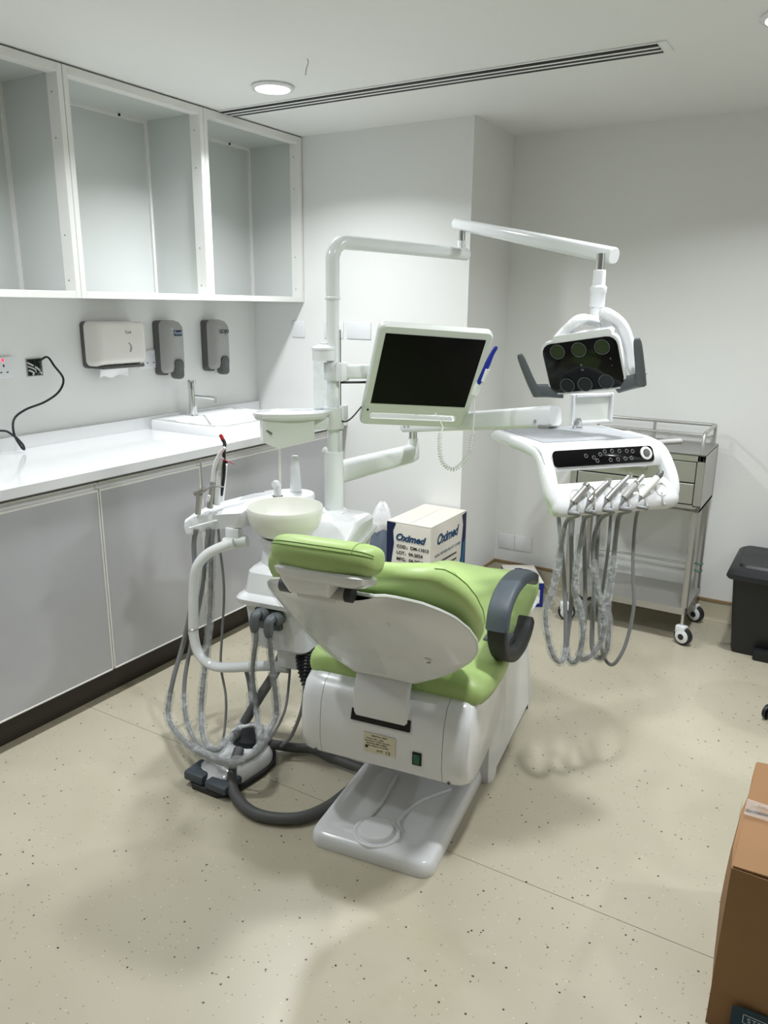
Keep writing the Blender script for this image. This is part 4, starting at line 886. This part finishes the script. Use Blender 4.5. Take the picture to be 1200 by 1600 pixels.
# ================================================================== ASSISTANT HANDPIECES on the wing shelf
def asst(name, label, cat, parts, hosepx, r=.0065, m='hose_grey', sleeve=None):
    t = thing(name, parts[0][1][0], label, cat, 'suction instruments on the unit shelf')
    for nm, pts, rad, mm in parts:
        P_ = spline(pts, 5); n = len(P_)
        rr_ = [rad[0]+(rad[1]-rad[0])*i/(n-1) for i in range(n)] if isinstance(rad, tuple) else rad
        MB().tube(P_, rr_, 14).build(nm, mm, t, 60)
    hoseT(t, [LW(p_, v_) for p_, v_ in hosepx], r, m, sleeve)
    return t
v1 = .44
asst('saliva_ejector', 'chrome suction valve with thin metal stem, leftmost on the unit shelf', 'suction handpiece',
     [('body', [LW((309, 803), v1), LW((311, 785), v1), LW((312, 772), v1)], (.010, .0125), 'steel'), ('valve_head', [LW((306, 771), v1), LW((313, 768), v1), LW((320, 764), v1)], (.013, .010), 'steel_dull'), ('stem', [LW((316, 766), v1), LW((315, 740), v1), LW((313, 718), v1)], (.0035, .003), 'steel'), ('lever', [LW((320, 765), v1), LW((335, 760), v1), LW((350, 761), v1)], (.003, .0025), 'steel_dull')],
     [((307, 826), .44), ((303, 850), .44), ((304, 900), .43), ((296, 960), .42), ((285, 1010), .4), ((271, 1060), .36), ((263, 1105), .33), ((266, 1130), .3), ((285, 1155), .2), ((312, 1175), .13), ((345, 1188), .11), ((378, 1188), .12), ((403, 1175), .16), ((415, 1150), .28), ((431, 1120), .34), ((430, 1080), .34), ((424, 1030), .32), ((422, 1005), .298), ((421, 990), .296)], r=.0085, sleeve=(.3, .97, 1.8))
asst('saliva_ejector', 'small chrome suction handpiece with white button, second on the unit shelf', 'suction handpiece',
     [('body', [LW((328, 793), v1+.02), LW((331, 772), v1+.02), LW((333, 752), v1+.02)], (.011, .0095), 'steel'), ('tip', [LW((333, 752), v1+.02), LW((336, 728), v1+.02), LW((343, 710), v1+.02), LW((351, 699), v1+.02)], (.0095, .005), 'white_plastic'), ('button', [LW((324, 783), v1), LW((326, 778), v1), LW((327, 774), v1)], (.006, .005), 'white_plastic')],
     [((325, 826), .45), ((323, 850), .45), ((316, 920), .45), ((300, 1000), .42), ((289, 1060), .38), ((289, 1110), .33), ((300, 1150), .28), ((325, 1180), .14), ((352, 1194), .11), ((385, 1188), .13), ((405, 1165), .2), ((402, 1120), .34), ((395, 1060), .36), ((396, 1030), .33), ((400, 1000), .298), ((400, 982), .296)], r=.0075, sleeve=(.3, .97, 1.8))
asst('suction_handpiece', 'white bent suction handpiece on the unit shelf beside the curing light', 'suction handpiece',
     [('body', [LW((339, 788), v1+.03), LW((341, 760), v1+.03), LW((343, 735), v1+.03)], (.0125, .012), 'white_plastic'), ('tip', [LW((343, 735), v1+.03), LW((345, 724), v1+.03), LW((348, 715), v1+.03)], (.010, .006), 'white_plastic')],
     [((333, 826), .46), ((330, 860), .46), ((329, 930), .45), ((325, 1000), .43), ((318, 1060), .38), ((314, 1120), .33), ((320, 1160), .2), ((338, 1172), .16), ((352, 1160), .2), ((375, 1135), .33), ((392, 1110), .38), ((390, 1070), .42), ((383, 1040), .44)], r=.0085, sleeve=(.1, .9, 1.9))
cu_ = asst('curing_light', 'white and black curing light with red tip and red shield on the unit shelf', 'curing light',
     [('body', [LW((345, 782), v1+.05), LW((348, 750), v1+.05), LW((350, 725), v1+.05)], (.011, .0125), 'white_plastic'), ('spine', [LW((346, 774), v1+.035), LW((350, 742), v1+.03), LW((350, 706), v1+.04), LW((351, 693), v1+.05), LW((347, 685), v1+.05)], (.005, .0065), 'black_plastic'), ('light_tip', [LW((348, 687), v1+.05), LW((346, 682), v1+.05), LW((344, 680), v1+.05)], (.0065, .006), 'red'), ('shield_clip', [LW((344, 718), v1+.04), LW((350, 721), v1+.03), LW((355, 723), v1+.03)], (.004, .004), 'black_plastic')],
     [((341, 826), .47), ((343, 850), .47), ((350, 920), .46), ((347, 990), .44), ((345, 1040), .42), ((353, 1090), .38), ((351, 1140), .34), ((345, 1172), .3), ((348, 1188), .15), ((370, 1190), .14), ((400, 1176), .17), ((425, 1150), .32), ((445, 1110), .38), ((452, 1060), .42), ((453, 1030), .44)], r=.0045)
sM = frame(LW((357, 722), v1+.02), LW((370, 728), v1+.02)-LW((344, 717), v1+.02), FWD)
MB(sM).lathe([(.0, 0), (.024, 0), (.024, .0025), (0, .0025)], n=20, cap0=False, cap1=False).build('shield', 'shield_red', cu_)
# ================================================================== FOOT PEDAL and floor hoses
pc = CH @ V((-.575, .235, 0)); pedal = thing('foot_pedal', pc, 'black and white dental foot pedal on the floor under the hoses', 'foot pedal')
PM = Matrix.Translation(pc) @ Matrix.Rotation(R(2), 4, 'Z')
out = [(-.085, -.135), (-.05, -.165), (.05, -.165), (.085, -.135), (.105, .0), (.1, .07), (.06, .125), (0, .14), (-.06, .125), (-.1, .07), (-.105, 0)]
MB(PM).prism(out, 0, .018, .004).build('base', 'dark_rubber', pedal)
def po(k, z, oy=.02): return [V((x*k, oy+(y-oy)*k, z)) for x, y in [(p_.x, p_.y) for p_ in spline([V((a, b_, 0)) for a, b_ in out+[out[0]]], 3)[:-1]]]
MB(PM).loft([po(.88, .016), po(.86, .03), po(.78, .05), po(.62, .066), po(.5, .07)]).build('housing', 'white_plastic', pedal, 60)
MB(PM).box((-.09, -.16, .018), (-.012, -.075, .05), .008).build('tread', 'slate_pad', pedal)
MB(PM).box((.0, -.165, .018), (.085, -.08, .045), .008).build('tread', 'slate_pad', pedal)
MB(PM).lathe([(.052, .055), (.056, .075), (.05, .086), (.035, .088), (0, .082)], (0, .062, 0), 24).build('disc_pad', 'black_plastic', pedal)
MB(PM).tube(spline([(-.055, .02, .075), (-.06, .07, .088), (-.03, .115, .09), (.03, .115, .09), (.06, .07, .088), (.055, .02, .075)], 5), .009, 10).build('toe_guard', 'white_plastic', pedal)
def corr(pts, r, name, m, label, amp=.06, step=.006, n=14, par=None):
    c = spline(pts, 14); acc_ = [0]
    for i in range(len(c)-1): acc_.append(acc_[-1]+(c[i+1]-c[i]).length)
    tot = acc_[-1]; k = int(tot/step*2); P_ = []; j = 0
    for i in range(k+1):
        s_ = tot*i/k
        while j < len(c)-2 and acc_[j+1] < s_: j += 1
        P_.append(c[j].lerp(c[j+1], (s_-acc_[j])/max(1e-6, acc_[j+1]-acc_[j])))
    g = MB().tube(P_, [r*(1+(amp if i % 2 else -amp)) for i in range(k+1)], n)
    return g.build(name, m, par, 80, cat=None if par else 'hose', label=label)
corr([CH @ V(p_) for p_ in ((-.555, .215, .085), (-.53, .13, .045), (-.47, .07, .022), (-.37, .03, .02), (-.26, .06, .02), (-.2, .14, .021), (-.165, .25, .028))], .017, 'floor_hose', 'hose_dark', 'grey corrugated floor hose curving in front of the chair base', .045, .005)
corr([LW((445, 1010), .45), LW((430, 1050), .42), LW((405, 1090), .38), LW((375, 1140), .33)]+[CH @ V(p_) for p_ in ((-.60, .255, .10),)], .0165, 'supply_hose', 'hose_dark', 'dark grey hose running from the side unit to the pedal', .03, .005)
corr([CH @ V(p_) for p_ in ((-.52, .33, .05), (-.46, .38, .022), (-.38, .40, .022), (-.30, .38, .022), (-.165, .36, .026))], .016, 'floor_hose', 'hose_dark', 'grey corrugated floor hose running straight behind the pedal', .045, .005)
corr([CH @ V(p_) for p_ in ((-.42, .42, .42), (-.415, .415, .35), (-.39, .40, .28), (-.34, .38, .235), (-.27, .36, .24), (-.2, .35, .27))], .032, 'umbilical_hose', 'black_plastic', 'thick black corrugated hose between side unit and chair', .09, .012, 20)
MB().tube(spline([CH @ V(p_) for p_ in ((-.405, .40, .385), (-.40, .38, .30), (-.40, .36, .2), (-.43, .34, .1), (-.47, .33, .05))], 6), .006, 8).build('thin_lead', 'hose_grey', None, cat='hose', label='thin grey lead hanging beside the thick black hose')
# ================================================================== STEEL TROLLEY
tl = thing('steel_trolley', V((2.1, .27, 0)), 'stainless steel trolley with two drawers, guard rail and castors', 'trolley')
tx0, tx1, ty0, ty1 = 1.815, 2.395, .085, .435
zd0, zd1 = .625, .875
g = MB(); g.box((tx0, ty0+.004, zd0), (tx0+.012, ty1, zd1)).box((tx1-.012, ty0+.004, zd0), (tx1, ty1, zd1)).box((tx0, ty1-.01, zd0), (tx1, ty1, zd1)).box((tx0, ty0, zd0), (tx1, ty1, zd0+.012))
g.box((tx0, ty0, zd0), (tx0+.03, ty0+.012, zd1)).box((tx1-.03, ty0, zd0), (tx1, ty0+.012, zd1)).box((tx0, ty0, zd0), (tx1, ty0+.012, zd0+.028)).box((tx0, ty0, zd1-.028), (tx1, ty0+.012, zd1)); g.build('cabinet', 'steel', tl, 0)
MB().box((tx0, ty0, zd1-.004), (tx1, ty1, zd1+.004)).build('top_sheet', 'steel_dull', tl, 0)
for z0, z1 in ((zd0+.032, zd0+.122), (zd0+.128, zd1-.032)):
    d = MB().box((tx0+.034, ty0+.002, z0), (tx1-.034, ty0+.3, z1), .002, 1).build('drawer', 'steel', tl, 0)
    MB().box((2.04, ty0-.012, (z0+z1)/2-.008), (2.16, ty0+.004, (z0+z1)/2+.008), .004).build('pull', 'steel_dull', d)
rz = .965
rp = [V((tx0+.02, ty0+.03, zd1)), V((tx0+.02, ty0+.03, rz-.012)), V((tx0+.02, ty0+.045, rz)), V((tx0+.02, ty1-.025, rz)), V((tx0+.035, ty1-.012, rz)), V((tx1-.035, ty1-.012, rz)), V((tx1-.02, ty1-.025, rz)), V((tx1-.02, ty0+.045, rz)), V((tx1-.02, ty0+.03, rz-.012)), V((tx1-.02, ty0+.03, zd1))]
MB().tube(rp, .008, 10).build('guard_rail', 'steel', tl, 60)
MB().tube([V((tx0+.02, ty1-.02, rz-.05)), V((tx1-.02, ty1-.02, rz-.05))], .004, 8).build('guard_rail', 'steel', tl)
for x in (tx0+.02, (tx0+tx1)/2, tx1-.02): MB().cyl((x, ty1-.014, zd1), (x, ty1-.014, rz), .007, None, 10).build('rail_post', 'steel', tl)
zl = .165
for x in (tx0+.018, tx1-.018):
    for y in (ty0+.018, ty1-.018):
        MB().cyl((x, y, zl), (x, y, zd0+.002), .015, None, 18).build('leg', 'steel', tl)
        c = MB().cyl((x, y, zl-.002), (x, y, .085), .008, None, 12)
        co = c.build('castor_stem', 'chrome', tl)
        wa = R(random.uniform(-25, 25)); cm = Matrix.Translation((x+.012, y-.01, .042)) @ Matrix.Rotation(wa, 4, 'Z')
        MB(cm @ Matrix.Rotation(R(90), 4, 'X')).lathe([(.036, -.012), (.041, -.010), (.042, 0), (.041, .010), (.036, .012)], n=28).build('castor_wheel', 'dark_rubber', co)
        MB(cm @ Matrix.Rotation(R(90), 4, 'X')).lathe([(.027, -.020), (.031, -.017), (.031, .017), (.027, .020)], n=24).build('castor_fork', 'white_plastic', co)
        MB(cm).box((-.034, -.019, .01), (.012, .019, .048), .006).build('castor_fork', 'white_plastic', co)
        MB(cm @ Matrix.Rotation(R(90), 4, 'X')).lathe([(.014, -.0212), (.014, .0212)], n=18).build('castor_hub', 'dark_rubber', co)
sh_l = MB().box((tx0+.004, ty0+.004, zl), (tx1-.004, ty1-.004, zl+.006)); sh_l.box((tx0+.002, ty0+.002, zl-.022), (tx1-.002, ty0+.012, zl+.008)).box((tx0+.002, ty1-.012, zl-.022), (tx1-.002, ty1-.002, zl+.008)).box((tx0+.002, ty0+.002, zl-.022), (tx0+.012, ty1-.002, zl+.008)).box((tx1-.012, ty0+.002, zl-.022), (tx1-.002, ty1-.002, zl+.008))
sh_l.build('lower_shelf', 'steel', tl, 0)
MB().cyl((tx0+.018, ty1-.018, .285), (tx1-.018, ty1-.018, .285), .006, None, 10).build('shelf_rail', 'steel', tl)
for y in (ty1-.018,):
    for z in (.26, .295): MB().lathe([(.0165, -.004), (.02, 0), (.0165, .004)], (tx1-.018, y, z), 14, cap0=False, cap1=False).build('clamp_ring', 'copper_green', tl)
# ================================================================== CARTONS, BAG, BIN
def carton_box(name, label, M, w_, d_, h_, m, flap=True):
    t = thing(name, M @ V((0, 0, 0)), label, 'box')
    b = MB(M).box((-w_/2, -d_/2, 0), (w_/2, d_/2, h_-.003), .004, 2).build('carton', m, t, 30)
    if flap:
        for s in (-1, 1): MB(M).box((-w_/2+.001, min(s*.0015, s*d_/2), h_-.003), (w_/2-.001, max(s*.0015, s*d_/2), h_), .001, 1).build('flap', m, t, 0)
    return t
OX0, OX1, OY0, OY1, OZ = 1.10, 1.335, -.39, -.012, .503
ox = carton_box('supply_carton', 'white printed carton with blue swoosh standing behind the chair', Matrix.Translation(((OX0+OX1)/2, (OY0+OY1)/2, 0)), OX1-OX0, OY1-OY0, OZ, 'carton_white', False)
for s in (-1, 1):
    cxm = (OX0+OX1)/2
    MB().box((min(cxm+s*.0012, cxm+s*.117), OY0+.001, OZ-.003), (max(cxm+s*.0012, cxm+s*.117), OY1-.001, OZ+.0015), .001, 1).build('flap', 'carton_white', ox, 0)
fM = frame((OX0, OY0-.0006, 0), (1, 0, 0), (0, 0, 1)); sM_ = frame((OX1+.0006, OY0, 0), (0, 1, 0), (0, 0, 1)); WF, WS = OX1-OX0, OY1-OY0
def swoosh(M, pts, m): MB(M).prism(pts, -.0002, .0006).build('print_band', m, ox, 0)
swoosh(fM, [(0.001, .501), (.05, .499), (.035, .46), (.04, .40), (.03, .33), (.022, .26), (.03, .18), (.05, .1), (.06, .001), (.001, .001)], 'navy')
swoosh(sM_, [(WS-.001, .498), (WS-.05, .49), (WS-.035, .44), (WS-.045, .36), (WS-.05, .28), (WS-.07, .22), (WS-.13, .185), (WS-.2, .17), (WS-.2, .12), (WS-.001, .12)], 'navy')
swoosh(sM_ @ Matrix.Translation((0, 0, .0005)), [(WS-.008, .36), (WS-.03, .34), (WS-.035, .28), (WS-.06, .225), (WS-.12, .19), (WS-.2, .172), (WS-.2, .155), (WS-.12, .165), (WS-.06, .185), (WS-.02, .22)], 'teal')
text('Oximed', .047, fM @ Matrix.Translation((.125, .432, .0007)), 'ink_blue', ox, shear=.3, bold=.0018)
for k, tx in enumerate(('COD.:  DM-11013', 'LOT.:  04-2024', 'MFG.:  04-2024', 'EXP.:  03-2029', 'G.W.:  14.8  KGS', 'N.W.:  13.8  KGS', 'MEAS. 42x31x30')):
    text(tx, .0225, fM @ Matrix.Translation((.055, .388-.031*k, .0007)), 'ink', ox, align='LEFT', bold=.0005)
text('Oximed', .068, sM_ @ Matrix.Translation((.17, .425, .0007)), 'ink_blue', ox, shear=.3, bold=.0022)
text('NON WOVEN BOOT COVER', .021, sM_ @ Matrix.Translation((.18, .352, .0007)), 'ink_soft', ox)
for k in range(6):
    text('mmm  mmmmmmmmmm', .022, sM_ @ Matrix.Translation((.16, .315-.03*k, .0007)), 'ink', ox)
# plastic bag between unit and carton
bg = thing('plastic_bag', V((1.02, -.30, 0)), 'crumpled white and blue plastic bag beside the printed carton', 'bag')
def blob(zs, name, m):
    rings_ = []
    for z, r_ in zs:
        ring_ = []
        for j in range(20):
            a = 2*math.pi*j/20; k = 1+.10*math.sin(3*a+z*31)+.07*math.sin(7*a-z*57)+random.uniform(-.035, .035); ring_.append(V((1.02+r_*k*math.cos(a), -.30+r_*k*math.sin(a), z+.008*math.sin(5*a))))
        rings_.append(ring_)
    MB().loft(rings_).build(name, m, bg, 50)
blob([(0.01, .05), (.02, .062), (.1, .066), (.2, .062), (.3, .065), (.36, .063), (.42, .056), (.44, .05)], 'bag_body', 'bag_blue')
blob([(.425, .05), (.44, .058), (.47, .055), (.50, .046), (.53, .034), (.55, .022), (.56, .008)], 'bag_neck', 'bag_white')
# blue glove box on the floor
BM = Matrix.Translation((1.545, .255, 0)) @ Matrix.Rotation(R(-59), 4, 'Z')
gb = thing('small_carton', V((1.545, .255, 0)), 'small blue and white carton on the floor by the skirting', 'box')
MB(BM).box((-.14, -.088, 0), (.14, .088, .13), .002, 1).build('carton', 'blue', gb, 30)
MB(BM).box((-.1395, -.0875, .1295), (.1395, .0875, .1312)).build('lid', 'carton_white', gb, 0)
MB(BM).box((.1398, .0, .02), (.1407, .07, .095)).build('picture_panel', 'carton_white', gb, 0)
for k in range(2): MB(BM).lathe([(.012, .0), (.009, .004), (0, .005)], n=10, M=Matrix.Translation((.1405, .03, .04+.033*k)) @ Matrix.Rotation(R(90), 4, 'Y')).build('picture', 'ink', gb, 0)
for x, y in ((-.06, .02), (-.045, -.01), (-.075, -.005), (-.05, .035), (-.03, .012)): MB(BM).lathe([(.014, 0), (.012, .0006), (0, .0006)], n=10, M=Matrix.Translation((x, y, .1313)) @ Matrix.Scale(1.7, 4, (0, 1, 0))).build('emblem', 'navy', gb, 0)
# black pedal bin
bn = thing('pedal_bin', V((2.77, .24, 0)), 'black plastic pedal bin with ridged lid against the back wall', 'bin')
def q4(x0, x1, y0, y1, z, r=.02): return [V((x, y, z)) for x, y in rrect(x0, x1, y0, y1, r)]
MB().loft([q4(2.588, 2.94, .135, .43, .0), q4(2.585, 2.945, .125, .435, .02), q4(2.562, 2.97, .06, .445, .385)]).build('body', 'black_plastic', bn, 40)
MB().box((2.68, .085, 0), (2.86, .14, .05), .008).build('pedal', 'black_plastic', bn)
lid = MB().loft([q4(2.545, 2.985, .01, .45, .375, .03), q4(2.540, 2.99, .003, .455, .385, .03), q4(2.543, 2.987, .006, .452, .398, .03), q4(2.556, 2.974, .03, .44, .41, .03), q4(2.57, 2.96, .06, .43, .418, .03)]).build('lid', 'black_plastic', bn, 35)
MB().loft([q4(2.575, 2.955, .06, .28, .412, .03), q4(2.585, 2.945, .075, .27, .428, .03)]).build('lid_ridge', 'black_plastic', lid, 35)
# cardboard box in the foreground
cb_ = thing('cardboard_box', V((3.0, -1.68, 0)), 'worn brown cardboard box with taped flaps and navy label, right foreground', 'box')
cx0, cx1, cy0, cy1, ch_ = 2.806, 3.24, -1.9, -1.465, .398
rings_ = []
for k, z in enumerate((0, .03, .12, .2, .28, .35, ch_-.004)):
    f = z/ch_; pts = []
    for i, (x, y) in enumerate(((cx0, cy0), (cx1, cy0), (cx1, cy1), (cx0, cy1))):
        x2, y2 = ((cx1, cy0), (cx1, cy1), (cx0, cy1), (cx0, cy0))[i]
        for j in range(6):
            t_ = j/6; px_, py_ = x+(x2-x)*t_, y+(y2-y)*t_; bul = .014*math.sin(math.pi*f)*math.sin(math.pi*t_)+random.uniform(-.0012, .0012)
            nx, ny = ((0, -1), (1, 0), (0, 1), (-1, 0))[i]; pts.append(V((px_+nx*bul+.012*(f*.5 if x < 3 and t_ < .5 else 0)*(1 if i in (0, 3) else 0), py_+ny*bul, z)))
    rings_.append(pts)
MB().loft(rings_).build('carton', 'carton', cb_, 25)
for a, b_, dz in ((cy0+.002, -1.692, 0), (-1.688, cy1-.002, .002)):
    g = MB(); rows = []
    for i in range(7):
        x = cx0+.008+(cx1-cx0-.012)*i/6; rows.append([V((x, a+(b_-a)*j/4, ch_+.001+dz+.0035*math.sin(i*2.1+j*1.3))) for j in range(5)])
    g.loft(rows, False, False, closed=False); g.loft([[p_+V((0, 0, -.004)) for p_ in r_] for r_ in rows], False, False, closed=False)
    for rA in (rows[0], rows[-1], [r_[0] for r_ in rows], [r_[-1] for r_ in rows]): g.loft([rA, [p_+V((0, 0, -.004)) for p_ in rA]], False, False, closed=False)
    g.build('flap', 'carton', cb_, 30)
MB().loft([[V((cx0+.006+i*.07, y, ch_+.008+.003*math.sin(i*2.3+y*40))) for y in (-1.72, -1.70, -1.68, -1.655)] for i in range(7)], False, False, closed=False).build('tape', 'film', cb_, 50)
MB().loft([[V((cx0-.004-.002*math.sin(z*30), y, z)) for y in (-1.72, -1.69, -1.655)] for z in (.405, .38, .34, .29, .25)], False, False, closed=False).build('tape', 'film', cb_, 50)
lbM = frame((cx0+.01, cy0-.0145, .048), (1, 0, 0), (0, 0, 1))
MB(lbM).prism([(.036, -.044), (.036, .036), (.05, .042), (.10, .044), (.3, .03), (.3, -.044)], 0, .0008).build('printed_label', 'label_navy', cb_, 0)
for a, b_ in (((.058, .006), (.2, .0075)), ((.058, .027), (.2, .0285)), ((.058, .006), (.0595, .0285))): MB(lbM).box((a[0], a[1], .0008), (b_[0], b_[1], .0012)).build('label_frame', 'label_text', cb_, 0)
text('STERILE', .0165, lbM @ Matrix.Translation((.066, .0165, .001)), 'label_text', cb_, align='LEFT', spacing=1.1)
# stool just outside the right edge, one castor in view
sc2 = V((3.06, -.47, 0)); sto = thing('stool', sc2, 'black stool castor peeking in at the right photo edge', 'stool')
for k in range(5):
    a = R(172+72*k); d_ = V((math.cos(a), math.sin(a), 0)); e_ = sc2+d_*.265
    MB().tube([sc2+V((0, 0, .1)), sc2+d_*.14+V((0, 0, .085)), e_+V((0, 0, .07))], [.022, .017, .013], 10).build('base_leg', 'black_plastic', sto)
    cm = Matrix.Translation(e_+V((0, 0, .029))) @ Matrix.Rotation(a+R(70), 4, 'Z') @ Matrix.Rotation(R(90), 4, 'X')
    for s in (-1, 1): MB(cm).lathe([(.016, s*.004), (.027, s*.005), (.0285, s*.009), (.027, s*.018), (.018, s*.022), (0, s*.022)], n=22).build('castor_wheel', 'black_plastic', sto)
    MB().cyl(e_+V((0, 0, .03)), e_+V((0, 0, .075)), .007, None, 10).build('castor_stem', 'steel_dull', sto)
MB().cyl(sc2+V((0, 0, .08)), sc2+V((0, 0, .44)), .022, None, 16).build('column', 'steel_dull', sto)
MB().lathe([(.15, .44), (.17, .45), (.175, .48), (.165, .505), (.12, .515), (0, .517)], sc2, 32).build('seat', 'black_plastic', sto)
